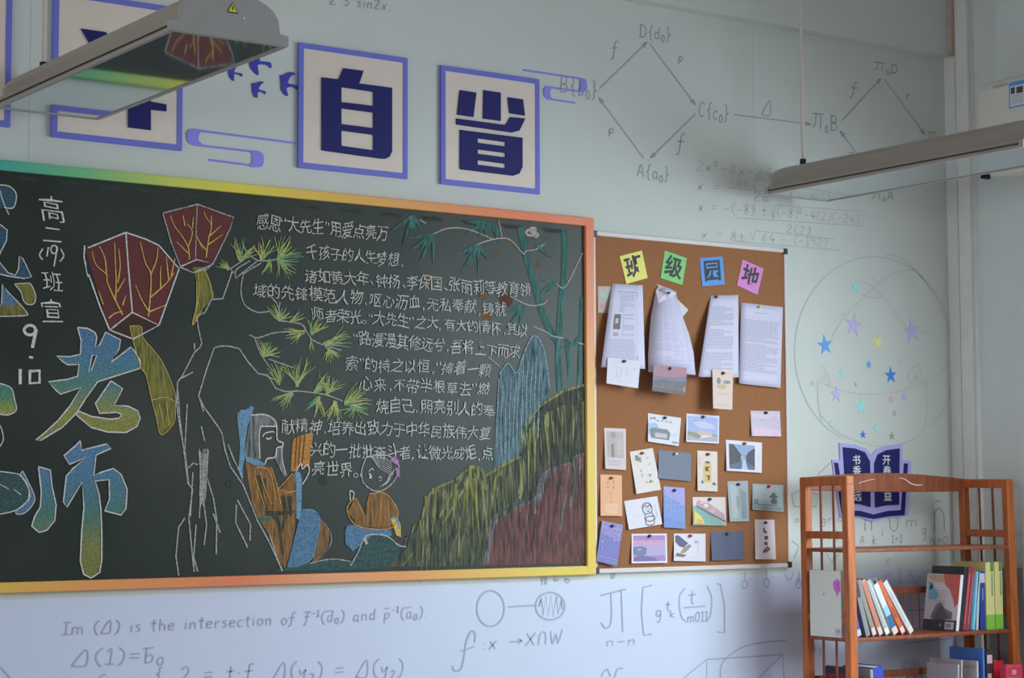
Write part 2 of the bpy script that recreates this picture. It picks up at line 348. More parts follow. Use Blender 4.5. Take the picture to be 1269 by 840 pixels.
def f(mb):
    el = [(363+315*math.cos(t), 437-378*math.sin(t)) for t in [math.radians(a) for a in range(-3, 250, 8)]]
    line(mb, Q(*el), 1.2)
    for c in ([(410, 48), (470, 62), (540, 120), (600, 200), (645, 290), (678, 430), (668, 480), (620, 530)], [(678, 430), (682, 520), (660, 640), (595, 735)],
              [(150, 690), (235, 770), (370, 815), (480, 806), (550, 765), (577, 680), (570, 565)], [(140, 555), (250, 598), (370, 608), (480, 592), (560, 560)], [(140, 555), (142, 640), (155, 710)],
              [(195, 385), (240, 310), (330, 215), (390, 160), (450, 122), (530, 108)], [(300, 145), (360, 180), (420, 240), (485, 330), (540, 352), (612, 378)], [(310, 205), (350, 222), (400, 220)],
              [(155, 490), (185, 540), (182, 580)], [(545, 485), (508, 510), (500, 545), (520, 572)], [(545, 485), (560, 560)]):
        line(mb, Q(*c), 1.0)
    for ch, (x, y) in (('c', (352, 152)), ('b', (228, 298)), ('A', (105, 578)), ('d', (150, 552)), ('B', (522, 556)), ('S', (562, 580))):
        p = Q((x, y), (x+28, y+2)); pen(mb, ch, p[0], p[1], 8, .8)
penpart('sphere_drawing', f, m_pen2)
YL = -.0042
def f(mb):
    pen(mb, 'Im (Δ) is the intersection of ~f^-^1(~d_0) and ~p^-^1(~a_0).', (75, 787), (531, 765), 15, 1.8, YL)
    pen(mb, 'Δ(1)=~b_0', (87, 825), (205, 821), 19, 1.9, YL)
    pen(mb, '{', (192, 842), (203, 842), 14, 1.8, YL); pen(mb, '2 = t:f, Δ(y_2) = Δ(y_2)', (222, 847), (502, 837), 21, 1.9, YL)
    pen(mb, '(x', (120, 846), (150, 846), 10, 1.8, YL); line(mb, [(0, 826), (14, 842)], 1.9, YL)
def lowpart(name, fn):
    mb = MB(); fn(mb); return mb.build(name, m_low_pen, wall_back)
m_low_pen = mat('lower_pen_ink', (122, 130, 148), .7, noise=.12, nscale=80)
lowpart('handwriting', f)
def ell(cx, cy, rx, ry, a0=0, a1=365, st=15): return [(cx+rx*math.cos(math.radians(a)), cy-ry*math.sin(math.radians(a))) for a in range(a0, a1, st)]
def f(mb):
    line(mb, ell(608, 754, 17, 22, 80, 450), 2.0, YL); line(mb, [(630, 752), (663, 750)], 1.9, YL); line(mb, ell(682, 751, 18, 17, 70, 440), 2.0, YL)
    line(mb, [(668, 752), (671, 741), (673, 762), (677, 738), (679, 764), (683, 737), (686, 764), (690, 738), (692, 760), (696, 743), (697, 755)], 1.8, YL, sm=False)
    pen(mb, 'N = ∅', (671, 725), (708, 722), 10, 1.6, YL)
    line(mb, [(588, 796), (589, 786), (584, 782), (578, 795), (575, 815), (571, 829), (563, 831), (561, 825)], 2.2, YL); line(mb, [(571, 807), (588, 801)], 1.8, YL)
    pen(mb, ':x →X∩W', (596, 806), (700, 796), 17, 1.9, YL)
    line(mb, [(744, 738), (776, 730)], 2.0, YL); line(mb, [(757, 735), (758, 760), (756, 775), (750, 778), (745, 771)], 1.9, YL); line(mb, [(770, 732), (772, 783)], 1.9, YL)
    pen(mb, 'v', (757, 717), (765, 717), 12, 1.5, YL); pen(mb, 'n-n', (750, 801), (790, 798), 11, 1.6, YL)
    line(mb, [(808, 725), (797, 728), (795, 757), (798, 787), (808, 786)], 2.0, YL, sm=False); line(mb, [(888, 723), (893, 724), (898, 750), (898, 784), (889, 783)], 2.0, YL, sm=False)
    pen(mb, 'g', (812, 765), (822, 765), 16, 1.8, YL); pen(mb, 't', (824, 757), (832, 757), 12, 1.5, YL); pen(mb, 'k', (829, 765), (838, 765), 9, 1.5, YL)
    line(mb, [(849, 729), (842, 740), (844, 762), (850, 770)], 1.8, YL); line(mb, [(876, 726), (882, 740), (881, 760), (877, 768)], 1.8, YL)
    pen(mb, 't', (852, 748), (864, 747), 17, 1.9, YL); line(mb, [(847, 753), (874, 751)], 1.8, YL); pen(mb, 'm011', (851, 772), (878, 769), 12, 1.6, YL)
    line(mb, [(745, 838), (752, 829), (757, 838)], 1.9, YL); line(mb, [(760, 845), (765, 830), (772, 828)], 1.9, YL)
    line(mb, [(845, 842), (876, 817), (970, 811), (972, 845)], 1.6, YL, sm=False); line(mb, [(893, 842), (896, 820), (925, 800), (975, 793)], 1.6, YL); line(mb, [(940, 840), (970, 811)], 1.6, YL)
    line(mb, [(876, 818), (876, 842)], .8, YL)
    for x, y in ((923, 722), (950, 720), (990, 722)):
        line(mb, [(x, y-13), (x, y-4)], 1.5, YL); line(mb, ell(x, y+2, 3.5, 5), 1.5, YL); line(mb, [(x+6, y-4), (x+9, y-5)], 1, YL)
    line(mb, [(973, 712), (976, 718), (981, 716), (983, 709)], 1.5, YL)
lowpart('set_diagram', f)
def f(mb):
    W = Z(4.39, 980, 540)
    for c in ([(20, 385), (5, 320), (60, 290), (150, 320), (135, 385), (20, 385)], [(145, 215), (195, 165), (215, 145)], [(180, 620), (225, 690), (265, 640)], [(240, 565), (255, 572)],
              [(5, 570), (45, 600), (20, 665)]):
        line(mb, W(*c), 1.0, -.001, sm=False)
    for t, a, b, h in (('o∩a', (20, 470), (120, 470), 8), ('gr o', (165, 480), (285, 465), 10), ('A<'[0], (375, 590), (405, 590), 11), ('k', (440, 590), (475, 590), 11), ('i', (490, 545), (510, 545), 12),
                       ('1=1', (545, 580), (610, 578), 9), ('N=0', (755, 588), (860, 585), 9), ('m', (620, 500), (695, 490), 14), ('g', (710, 540), (745, 540), 16), (')', (890, 470), (910, 470), 14)):
        p = W(a, b); pen(mb, t, p[0], p[1], h, 1.0, -.0012)
    for c in ([(405, 515), (405, 460), (412, 440)], [(440, 515), (440, 450)], [(540, 440), (540, 490), (560, 520), (582, 490), (580, 430)], [(785, 515), (782, 430), (805, 395), (832, 430), (835, 515)], [(782, 368), (800, 352), (818, 362)]):
        line(mb, W(*c), 1.2)
penpart('geometry_notes', f, mat('mid_pen_ink', (104, 112, 112), .7))
def f(mb):
    W = Z(4.39, 980, 680)
    for t, a, b, h in (('r', (520, 80), (545, 80), 9), ('z=', (505, 160), (555, 158), 7) if False else ('x=', (505, 160), (555, 158), 8), ('1', (580, 185), (605, 185), 18), ('h_n', (640, 180), (690, 185), 16), ('p', (370, 520), (405, 520), 14),
                       ('2.', (595, 645), (670, 650), 9), ('g', (30, 190), (58, 190), 14), ('t', (150, 580), (170, 580), 12), ('o', (120, 560), (140, 560), 14)):
        p = W(a, b); pen(mb, t, p[0], p[1], h, 1.0, YL)
    line(mb, W((610, 515), (880, 485)), 1.6, YL)
lowpart('geometry_notes', f)

mb = MB()
for px_, ya, yb in ((934, 40, 268), (37, 0, 196)):
    P_ = at(px_, (ya+yb)/2, 0); za, zb2 = at(px_, ya, 0).z, at(px_, yb, 0).z; mb.box((P_.x-.0008, -.0006, zb2), (P_.x+.0008, 0, za))
mb.build('panel_seam', mat('seam_grey', (134, 148, 146), .8), wall_back)
# ------------------------------------------------------------------ blackboard
YB = -.018
bb = empty('blackboard', (at(400, 480).x, 0, at(400, 480).z), 'wide green-black chalkboard with a rainbow-taped frame, covered in coloured chalk drawing and writing', 'blackboard')
def Yz(px, py, Y): return at(px, py, Y)
zt, zbm = at(400, 237, -.03).z, at(400, 722.5, -.03).z
xr = at(737.6, 490, -.03).x
xl = -1.2
hw = .0315
wr_ = xr-at(726.9, 490, -.03).x
mb = MB(); mb.box((xl+.01, YB, zbm+.01), (xr-.01, 0, zt-.01))
def board_mat():
    m = bpy.data.materials.new('chalkboard_slate'); m.use_nodes = True; nt = m.node_tree; b = nt.nodes['Principled BSDF']
    b.inputs['Roughness'].default_value = .42; b.inputs['Specular IOR Level'].default_value = .35
    tc = nt.nodes.new('ShaderNodeTexCoord'); n = nt.nodes.new('ShaderNodeTexNoise'); n.inputs['Scale'].default_value = 2.2; n.inputs['Detail'].default_value = 5
    n2 = nt.nodes.new('ShaderNodeTexNoise'); n2.inputs['Scale'].default_value = 45; n2.inputs['Detail'].default_value = 6
    for q in (n, n2): nt.links.new(tc.outputs['Object'], q.inputs['Vector'])
    mt = nt.nodes.new('ShaderNodeMath'); mt.operation = 'MULTIPLY'; nt.links.new(n.outputs['Fac'], mt.inputs[0]); n2.inputs['Scale'].default_value = 1.1; nt.links.new(n2.outputs['Fac'], mt.inputs[1])
    cr = nt.nodes.new('ShaderNodeValToRGB'); cr.color_ramp.elements[0].position = .12; cr.color_ramp.elements[1].position = .48
    cr.color_ramp.elements[0].color = alb((14, 24, 18)); cr.color_ramp.elements[1].color = alb((34, 40, 32))
    nt.links.new(mt.outputs[0], cr.inputs[0]); nt.links.new(cr.outputs[0], b.inputs['Base Color']); return m
surf = mb.build('board_surface', board_mat(), bb)
TEAL, GRN, YGR, YEL, ORY, ORG, RED = (48, 132, 122), (84, 146, 96), (146, 158, 66), (184, 160, 52), (194, 138, 58), (198, 116, 64), (190, 92, 58)
x_ = lambda px, py: at(px, py, -.03).x
span = xr-xl
def st(px, c, py): return ((x_(px, py)-xl)/span, c)
top_stops = [(0, (40, 110, 140)), st(0, TEAL, 205), st(110, GRN, 215), st(215, YGR, 230), st(300, YEL, 235), st(410, ORY, 245), st(520, ORG, 255), st(640, RED, 268), (1, (186, 100, 70))]
bot_stops = [(0, YEL), st(0, ORY, 730), st(110, ORG, 725), st(300, RED, 720), st(400, (208, 118, 80), 720), st(500, ORG, 715), st(600, ORY, 712), st(680, (186, 152, 66), 712), (1, (182, 152, 60))]
def rail(a, b, mt, parent=bb, name='frame_rail'):
    mb = MB(); mb.box(a, b); o = mb.build(name, mt, parent); 
    # bring the texture back to world positions
    return o
def world_ramp(name, axis, stops, p0, p1, **k):
    return ramp_mat(name, axis, stops, p0=p0, p1=p1, **k)
ox, oz = bb.location.x*0, 0
def rail2(a, b, mt): 
    mb = MB(); mb.box(a, b); o = mb.build('frame_rail', mt, bb); return bevel(o, .003)
t_top = world_ramp('rainbow_tape_top', 'X', top_stops, xl, xr)
t_bot = world_ramp('rainbow_tape_bottom', 'X', bot_stops, xl, xr)
t_side = world_ramp('rainbow_tape_side', 'Z', [(0, (180, 150, 60)), (.3, (182, 148, 60)), (.5, (184, 134, 70)), (.72, (184, 108, 72)), (1, (182, 94, 64))], zbm, zt)
rail2((xl, -.03, zt-hw), (xr, 0, zt), t_top); rail2((xl, -.03, zbm), (xr, 0, zbm+hw), t_bot)
rail2((xr-wr_, -.0305, zbm+hw*.2), (xr, 0, zt-hw*.2), t_side); rail2((xl, -.0305, zbm+hw), (xl+.03, 0, zt-hw), t_side)

YC = YB-.0008
def cpart(name, fn, label=None, parent=bb):
    mb = MB(); fn(mb); o = mb.build(name, None, parent)
    if label: o['label'] = label
    return o
WH = chalk('white_chalk', (172, 178, 174), .82); WH2 = chalk('thin_white_chalk', (158, 166, 162), .62)
BLU = chalk('blue_chalk', (70, 112, 144), .72); BLL = chalk('pale_blue_chalk', (88, 134, 164), .75); ORA = chalk('orange_chalk', (150, 106, 50), .62, 1)
REDC = chalk('red_chalk', (104, 44, 46), .66); REDD = chalk('dark_red_chalk', (84, 36, 36), .5); YLC = chalk('yellow_chalk', (176, 158, 70), .8); OLV = chalk('olive_chalk', (132, 132, 52), .62, 1)
TLC = chalk('teal_chalk', (58, 118, 112), .62, 1); TL2 = chalk('dull_teal_chalk', (58, 96, 98), .5); LGR = chalk('leaf_green_chalk', (120, 150, 82), .8); LG2 = chalk('pale_leaf_chalk', (148, 158, 88), .8); GR2 = chalk('sea_green_chalk', (84, 142, 104), .75)
PUR = chalk('purple_chalk', (150, 112, 156), .7); HAIR = chalk('grey_chalk_rub', (136, 142, 140), .55, 1); ROCK = chalk('mossy_chalk', (118, 122, 66), .42, 1); ROCKL = chalk('lime_chalk', (164, 172, 84), .45, 1)
REDR = chalk('red_rock_chalk', (124, 56, 58), .5, 1); BMT = chalk('blue_rock_chalk', (92, 130, 142), .55, 1); DUST = chalk('chalk_smudge', (84, 92, 86), .30); RED2 = chalk('red_dab', (130, 52, 48), .4); ORD = chalk('orange_dab', (150, 100, 44), .45)
def fill(mb, pts, m, lay=0, holes=(), sm=False):
    P = smooth_pts(list(pts)+[pts[0]], 4)[:-1] if sm else pts
    mb.poly([at(x, y, YC-.0004*lay) for x, y in P], [[at(x, y, YC-.0004*lay) for x, y in h] for h in holes], m)
JIT = random.Random(99)
def stroke(mb, pts, m=WH, w=1.6, lay=3, sm=True, close=False, taper=None):
    if close: pts = list(pts)+[pts[0]]
    line(mb, pts, w, YC-.0004*(lay+JIT.random()*.8), m, sm, taper)

# big filled characters on the left
lowz = at(60, 520).z; hiz = at(110, 410).z
def grad(name, zlo, zhi, cols):
    key = ('g', name)
    if key not in MATS:
        MATS[key] = ramp_mat(name, 'Z', [(i/(len(cols)-1), c) for i, c in enumerate(cols)], .9, at(100, zlo).z, at(100, zhi).z, noise=.24, nscale=260)
    return MATS[key]
gl = grad('lao_chalk_gradient', 545, 410, [(118, 120, 58), (120, 126, 64), (70, 114, 108), (68, 110, 134), (64, 104, 140)])
gs = grad('shi_chalk_gradient', 720, 550, [(100, 104, 50), (106, 110, 56), (60, 104, 96), (68, 108, 132), (74, 112, 148)])
A = Z(4.42, 0, 370); B = Z(4.2, 0, 540); T = Z(4.2, 0, 200); Fz = Z(3.82, 190, 230); M5 = Z(4.665, 200, 420); M6 = Z(4.665, 200, 550); M7 = Z(3.732, 400, 540)
lao1 = A((425, 158), (480, 163), (520, 185), (530, 210), (522, 262), (545, 255), (578, 183), (660, 226), (652, 275), (608, 348), (718, 265), (735, 285), (770, 345), (765, 382), (660, 415), (535, 455), (470, 545), (420, 625), (340, 705), (225, 775), (195, 775), (250, 730), (320, 665), (385, 585), (443, 487), (330, 523), (300, 495), (265, 455), (370, 442), (425, 425), (433, 360), (370, 362), (345, 345), (310, 315), (380, 318), (440, 305), (445, 230))
laoh = A((505, 310), (530, 310), (500, 390), (485, 408))
lao2 = A((608, 450), (672, 492), (625, 585), (700, 588), (755, 615), (768, 655), (750, 700), (690, 733), (590, 730), (500, 705), (440, 655), (410, 628), (430, 615), (500, 645), (600, 660), (650, 655), (668, 635), (640, 622), (545, 628), (522, 575), (560, 520))
def f(mb):
    fill(mb, lao1, gl, 0, [laoh]); fill(mb, lao2, gl, 0)
    stroke(mb, lao1, WH, 1.7, close=True, sm=False); stroke(mb, laoh, WH, 1.4, close=True, sm=False); stroke(mb, lao2, WH, 1.7, close=True, sm=False)
cpart('large_character', f, 'large blue to olive chalk character with a white outline')
shi1 = B((200, 160), (262, 178), (270, 260), (292, 360), (285, 440), (245, 490), (205, 503), (165, 470), (180, 420), (210, 370), (215, 290))
shi2 = B((418, 25), (425, 75), (555, 42), (578, 65), (500, 100), (488, 205), (525, 190), (590, 170), (630, 200), (662, 280), (655, 380), (630, 412), (545, 390), (570, 330), (568, 228), (495, 235), (515, 300), (525, 380), (530, 500), (530, 640), (520, 710), (475, 740), (435, 720), (418, 650), (425, 500), (437, 370), (428, 240), (348, 372), (330, 345), (345, 210), (380, 170), (450, 112), (362, 148), (333, 103), (400, 45))
def f(mb):
    for p in (shi1, shi2): fill(mb, p, gs, 0); stroke(mb, p, WH, 1.7, close=True, sm=False)
cpart('large_character', f, 'large blue to olive chalk character with a long upright stroke')
def f(mb):
    a = [(-30, 232), (0, 229), (12, 231), (20, 240), (19, 252), (15, 258), (5, 257), (-10, 262), (-30, 262)]
    fill(mb, a, chalk('deep_blue_chalk', (48, 92, 118), .55), 0); stroke(mb, a[1:-2], WH, 1.5); stroke(mb, [(0, 236), (4, 250), (11, 266)], WH, 1.4)
cpart('large_character', f, 'blue loop of a chalk character at the left edge, top')
def f(mb):
    b = [(-30, 280), (0, 278), (9, 285), (8, 298), (0, 314), (-3, 322), (10, 338), (19, 341), (23, 333), (24, 317), (28, 320), (33, 330), (39, 343), (30, 345), (10, 342), (-30, 332)]
    fill(mb, b, chalk('deep_blue_chalk', (48, 92, 118), .55), 0); stroke(mb, b[1:], WH, 1.4, sm=False)
    c = [(-10, 377), (2, 377), (3, 352), (10, 362), (24, 376), (14, 378), (-10, 380)]; fill(mb, c, BLU, 0); stroke(mb, c[1:5], WH, 1.3, sm=False)
    c = [(-10, 380), (14, 378), (24, 376), (33, 387), (31, 391), (0, 392), (-20, 391)]; fill(mb, c, OLV, 0); stroke(mb, c[2:6], WH, 1.3)
    c = [(18, 352), (30, 351), (38, 352), (44, 366), (42, 376), (34, 377), (29, 372), (26, 362)]; fill(mb, c, OLV, 0); stroke(mb, c, WH, 1.3, close=True)
cpart('large_character', f, 'blue and olive strokes of a chalk character at the left edge')
def f(mb):
    c = [(-20, 474), (0, 475), (14, 481), (18, 495), (20, 508), (10, 514), (0, 513), (-20, 513)]; fill(mb, c, grad('drop_gradient', 516, 474, [(140, 140, 60), (70, 120, 90), (58, 108, 108)]), 0); stroke(mb, c[1:-1], WH, 1.5)
    stroke(mb, [(0, 527), (3, 535), (4, 545), (0, 553)], WH, 1.3)
cpart('large_character', f, 'teal and olive drop shape of a chalk character at the left edge')
def f(mb):
    c = [(-20, 584), (0, 584), (15, 586), (25, 589), (35, 605), (34, 620), (20, 632), (0, 637), (-20, 637)]; fill(mb, c, TL2, 0); stroke(mb, c[1:-1], WH, 1.3)
    c = B((118, 183), (150, 245), (180, 315), (172, 355), (130, 400), (90, 408), (85, 390), (125, 355), (155, 320), (142, 250), (108, 205)); fill(mb, c, BLU, 1); stroke(mb, c, WH, 1.2, close=True)
    stroke(mb, [(0, 600), (11, 606)], WH, 1); stroke(mb, [(17, 606), (26, 613)], WH, 1)
cpart('large_character', f, 'dull teal oval with a blue crescent, chalk character at the left edge')

def twig(mb, pts, w=1.8): stroke(mb, pts, YLC, w, 4, taper=lambda t: 1.1-.6*t)
def f(mb):
    o = [(105, 307), (156, 288), (180, 296), (197, 304), (222, 333), (197, 403), (165, 420), (136, 409), (104, 320)]
    fill(mb, [(105, 307), (156, 288), (164, 387), (136, 409)], REDC); fill(mb, [(156, 288), (180, 296), (197, 304), (222, 333), (197, 403), (164, 387)], REDC)
    fill(mb, [(136, 409), (164, 387), (197, 403), (165, 420)], REDD)
    for c in ([(109, 307), (156, 288), (180, 296), (197, 304), (222, 333), (197, 403)], [(105, 304), (104, 318), (109, 343), (106, 325)], [(110, 340), (124, 380), (136, 409)], [(136, 409), (164, 387), (197, 403), (165, 420), (136, 409)], [(156, 288), (159, 330), (164, 387)]): stroke(mb, c, WH, 1.9, sm=False)
    for c in ([(152, 390), (143, 372), (133, 350), (132, 340), (119, 328), (114, 311)], [(132, 340), (130, 320), (123, 305)], [(143, 372), (144, 350), (143, 325), (142, 300)], [(146, 350), (149, 330), (147, 308)], [(135, 394), (143, 388), (152, 386)], [(145, 362), (155, 345)], [(128, 377), (122, 360)], [(152, 378), (156, 366)],
              [(184, 392), (186, 370), (187, 340), (180, 325), (174, 300)], [(187, 340), (194, 322), (196, 306)], [(184, 385), (176, 372), (168, 353)], [(187, 368), (205, 352), (216, 338)], [(199, 358), (199, 330)], [(209, 346), (206, 318)], [(212, 342), (217, 320)], [(186, 386), (205, 378)]): twig(mb, c)
cpart('chalk_lantern', f, 'larger chalk lantern with dark red panels and yellow twigs')
def f(mb):
    t = [(161, 404), (175, 405), (177, 418), (192, 436), (204, 454), (217, 488), (217, 505), (215.4, 523.8), (200, 538.6), (194, 518), (187.8, 494.4), (181, 465), (174, 453.7), (165, 422)]
    fill(mb, t, OLV, 1); stroke(mb, t, YLC, 1.0, 4, close=True); stroke(mb, [(188, 496), (205, 492), (217, 498)], YLC, 1, 4); stroke(mb, [(197, 500), (204, 530)], YLC, 1, 4); stroke(mb, [(206, 498), (210, 528)], YLC, 1, 4)
cpart('chalk_tassel', f)
def f(mb):
    o = Fz((45, 130), (210, 88), (380, 150), (365, 200), (283, 368), (255, 395), (190, 412), (130, 385), (85, 270))
    fill(mb, o, REDC); fill(mb, Fz((125, 385), (205, 350), (285, 370), (190, 412)), REDD, 1); stroke(mb, o, WH2, 1.5, close=True, sm=False)
    stroke(mb, Fz((208, 90), (203, 200), (200, 355)), WH2, 1.3); stroke(mb, Fz((125, 385), (205, 350), (285, 370), (190, 412), (125, 385)), WH, 1.4, sm=False)
    for c in ([(170, 350), (165, 290), (130, 230), (100, 190), (80, 140)], [(165, 290), (185, 220), (160, 180)], [(150, 190), (140, 140)], [(185, 200), (190, 150)], [(165, 320), (110, 265)], [(250, 340), (262, 250), (275, 190), (250, 150), (240, 120)], [(275, 190), (275, 140)], [(265, 240), (320, 190)], [(255, 310), (215, 260)], [(258, 280), (330, 230)], [(205, 240), (235, 300)]): twig(mb, Fz(*c), 1.5)
cpart('chalk_lantern', f, 'smaller chalk lantern with dark red panels, upper right of the pair')
def f(mb):
    t = [(238.4, 330.8), (252.3, 331), (259.4, 348), (264.6, 368.7), (250, 384.5), (238.4, 402.8), (243.7, 376.6), (243.7, 347.8)]
    fill(mb, t, OLV, 2); stroke(mb, t[1:4], YLC, 1.3, 4); stroke(mb, [(245, 332), (247, 360), (243, 385)], YLC, 1.1, 4); stroke(mb, t[4:], YLC, 1.2, 4)
cpart('chalk_tassel', f)
# outlined crag
def f(mb):
    for c in ([(288, 336), (276, 370), (262, 371), (254, 387), (243.7, 392), (246, 408), (250, 425), (248, 430), (240.7, 437), (225.7, 466), (220, 473.6), (219, 501), (223.6, 533.6), (230, 565.8), (232, 585), (234, 600), (238.6, 606), (234, 642), (237.5, 678.6), (240.7, 708.6)],
              [(246, 490.7), (255.7, 458.6), (265.4, 430.7), (274, 428.6), (284.7, 429), (296.5, 431.8), (307, 447.9), (320, 462.9), (331.8, 464.6), (341.5, 481), (354.3, 485.4), (369.3, 484.3)],
              [(246, 490.7), (253.6, 505.7), (270.7, 529.3), (275, 536.8), (279.3, 559.3), (285.7, 578.6), (300.8, 600), (320, 646.5), (333, 670), (350, 707.6)], [(282.5, 550.8), (290, 570), (300.8, 591.5)], [(334, 662), (343, 690), (350, 707)],
              [(232, 500.4), (229, 557)], [(249.3, 528), (253.6, 546.5)], [(247, 559), (249, 600), (247, 642)], [(254, 556), (252, 600), (248, 630)], [(258, 557), (256, 590), (264, 616)], [(264.3, 616.5), (268.6, 644.3), (268, 687)], [(264, 636), (273, 660)],
              [(294.3, 619.7), (310.4, 649.7), (309.8, 670)], [(293, 625), (292, 647.5), (307, 678.6)], [(229, 642), (221.4, 653), (218, 689), (221.4, 713)], [(233, 580), (239.7, 573.6), (245, 575.7)], [(222, 470), (239, 461)], [(239, 585), (236, 640)], [(243, 650), (240, 690), (245, 708)], [(252, 620), (256, 650), (253, 675)],
              [(220, 480), (223, 520), (228, 560), (233, 600)], [(247, 492), (252, 510)], [(241, 425), (241, 434)]):
        stroke(mb, c, WH2, 1.8, 2, sm=False)
    for k in range(7): stroke(mb, [(247+k*1.6, 556+k % 3*3), (248+k*1.2, 590+k*3), (247+k*.8, 615+k*2)], WH2, 1.1, 2)
cpart('chalk_crag', f)
random.seed(11)
def tuft(mb, cx, cy, r, a0, a1, n, cols):
    n = int(n*1.5)
    for i in range(n):
        a = math.radians(a0+(a1-a0)*(i+.5)/n+random.uniform(-6, 6)); L = r*random.uniform(.7, 1.1); bend = random.uniform(-.18, .18)
        p = [(cx+random.uniform(-2, 2), cy+random.uniform(-2, 2))]
        p.append((cx+L*.5*math.cos(a), cy-L*.5*math.sin(a)*.95)); p.append((cx+L*math.cos(a+bend), cy-L*math.sin(a+bend)*.95))
        stroke(mb, p, random.choice(cols), 1.6, 3+i % 3*.3, taper=lambda t: 1.1-.75*t)
gcol = [LGR, LG2, LG2, GR2, LGR]
def f(mb):
    for c in ([(302.6, 321.6), (285.5, 333)], [(323.5, 326), (305, 337), (301, 342.6), (298.6, 361), (302.6, 376.6), (312, 384), (321, 387), (334, 385.8)], [(318, 324), (298, 340), (292, 345)], [(310, 323), (293, 334), (292, 344)], [(283, 330), (290, 338)], [(347, 397.5), (373, 401.5), (381, 413), (391.6, 423.7), (423, 434)], [(330, 362), (343, 376), (346, 392)], [(347, 374), (345, 392)],
              [(309, 414.6), (319.6, 418.5), (341.8, 412), (373, 410.6)], [(315.7, 418.5), (323.5, 439.4), (339, 461)], [(333, 444.7), (363, 455.4)], [(369.3, 484.3), (401.5, 488.6), (425, 497)], [(300, 300), (306, 312), (318, 322), (330, 323), (350, 320)], [(400, 425), (412, 440)]): stroke(mb, c, WH2, 1.5, 2)
    for t in ((298, 322, 30, 75, 125, 6), (298, 322, 24, 20, 60, 5), (325, 321, 28, 35, 130, 9), (345, 320, 30, 0, 100, 11), (345, 322, 26, -90, 0, 9), (335, 322, 22, -130, -70, 5), (284, 334, 16, 100, 170, 5), (346, 397, 22, 20, 140, 10), (360, 398, 18, 5, 60, 5),
              (376, 411, 24, 170, 235, 9), (386, 414, 24, 20, 110, 9), (402, 426, 32, -15, 40, 8), (408, 432, 20, -130, -20, 9), (385, 422, 16, -110, -60, 3), (326, 441, 22, 0, 110, 14), (345, 475, 28, 60, 140, 9), (368, 478, 36, 50, 130, 11), (362, 487, 26, 190, 260, 8), (390, 486, 28, 20, 80, 7), (395, 492, 26, 215, 290, 8),
              (405, 489, 26, 30, 110, 10), (415, 498, 26, 235, 300, 9), (428, 500, 32, 0, 70, 10), (435, 502, 24, -50, 10, 7), (440, 505, 20, 180, 260, 4)): tuft(mb, *t, gcol)
cpart('chalk_pine', f)
# bamboo and rocks
def leafs(mb, cx, cy, items):
    for a, L in items:
        a = math.radians(a); e = (cx+L*math.cos(a), cy-L*math.sin(a)); mid = (cx+L*.45*math.cos(a), cy-L*.45*math.sin(a))
        stroke(mb, [(cx, cy), mid, e], TLC, 5.5, 3, taper=lambda t: max(.06, 1.0-abs(t-.4)*1.6))
def f(mb):
    for p, w in (([(645, 281), (652, 315), (662, 350), (675, 395), (692, 425)], 10), ([(700, 284), (699, 340), (695, 380), (692, 440), (694, 485)], 9), ([(721, 368), (719, 420), (717, 478)], 5), ([(702, 420), (707, 470)], 6)): stroke(mb, p, TLC, w, 1)
    for p in (([(537, 290), (555, 283), (580, 284), (612, 297)]), [(588, 305), (605, 298), (630, 296), (648, 314), (652, 311), (664, 309), (675, 302)], [(632, 367), (655, 378), (672, 377), (678, 372)], [(660, 404), (676, 411), (684, 416), (698, 419)], [(690, 352), (700, 356), (714, 330), (722, 313)], [(714, 424), (725, 427)], [(605, 442), (620, 455)], [(618, 273), (622, 293)], [(520, 272), (528, 277)]): stroke(mb, p, chalk('pinkish_white_chalk', (156, 150, 146), .7), 1.5, 3)
    leafs(mb, 512, 267, [(215, 36), (250, 40), (265, 22), (300, 18), (275, 20)]); leafs(mb, 537, 290, [(190, 32), (215, 36), (245, 42), (270, 36), (230, 26)]); leafs(mb, 600, 275, [(180, 22), (215, 30), (250, 20), (280, 24), (240, 16), (320, 30)]); leafs(mb, 610, 277, [(230, 18), (310, 16), (290, 24), (190, 12)])
    leafs(mb, 594, 304, [(200, 32), (235, 40), (268, 36), (300, 20), (215, 20)]); leafs(mb, 650, 380, [(200, 28), (230, 36), (255, 28), (180, 20)]); leafs(mb, 665, 304, [(320, 24)]); leafs(mb, 690, 350, [(170, 22), (210, 24), (225, 18)]); leafs(mb, 712, 428, [(60, 18), (190, 14), (140, 8)])
    for x, y, r in ((657, 288, 5), (664, 291, 3), (660, 285, 4)): stroke(mb, ell(x, y, r, r*.7), chalk('pinkish_white_chalk', (156, 150, 146), .7), 3, 4)
cpart('chalk_bamboo', f)
def f(mb):
    p = [(619, 463), (630, 450), (640, 462), (650, 436), (659, 418), (666, 418), (673, 430), (678, 455), (681, 480), (672, 505), (655, 530), (645, 560), (640, 575), (611, 590), (613, 540)]
    fill(mb, p, BMT, 1); stroke(mb, p[:9], chalk('pale_blue_edge', (124, 154, 164), .6), 2, 3)
    for k in range(11): x = 618+k*5.2; y = 470 if k < 5 else 440; stroke(mb, [(x, y+k % 3*8), (x-2, y+45), (x-3, y+85+k % 4*9)], chalk('pale_blue_edge', (124, 154, 164), .6), 1.5, 3)
cpart('chalk_rock', f, 'blue chalk peaks with two pointed tops')
random.seed(5)
RK1 = chalk('mossy_chalk', (100, 106, 80), .46, 1); RK2 = chalk('umber_rub', (100, 96, 80), .40, 1); LIME = chalk('lime_chalk', (150, 160, 88), .50, 1); PALE = chalk('pale_lime_chalk', (140, 146, 116), .45, 1)
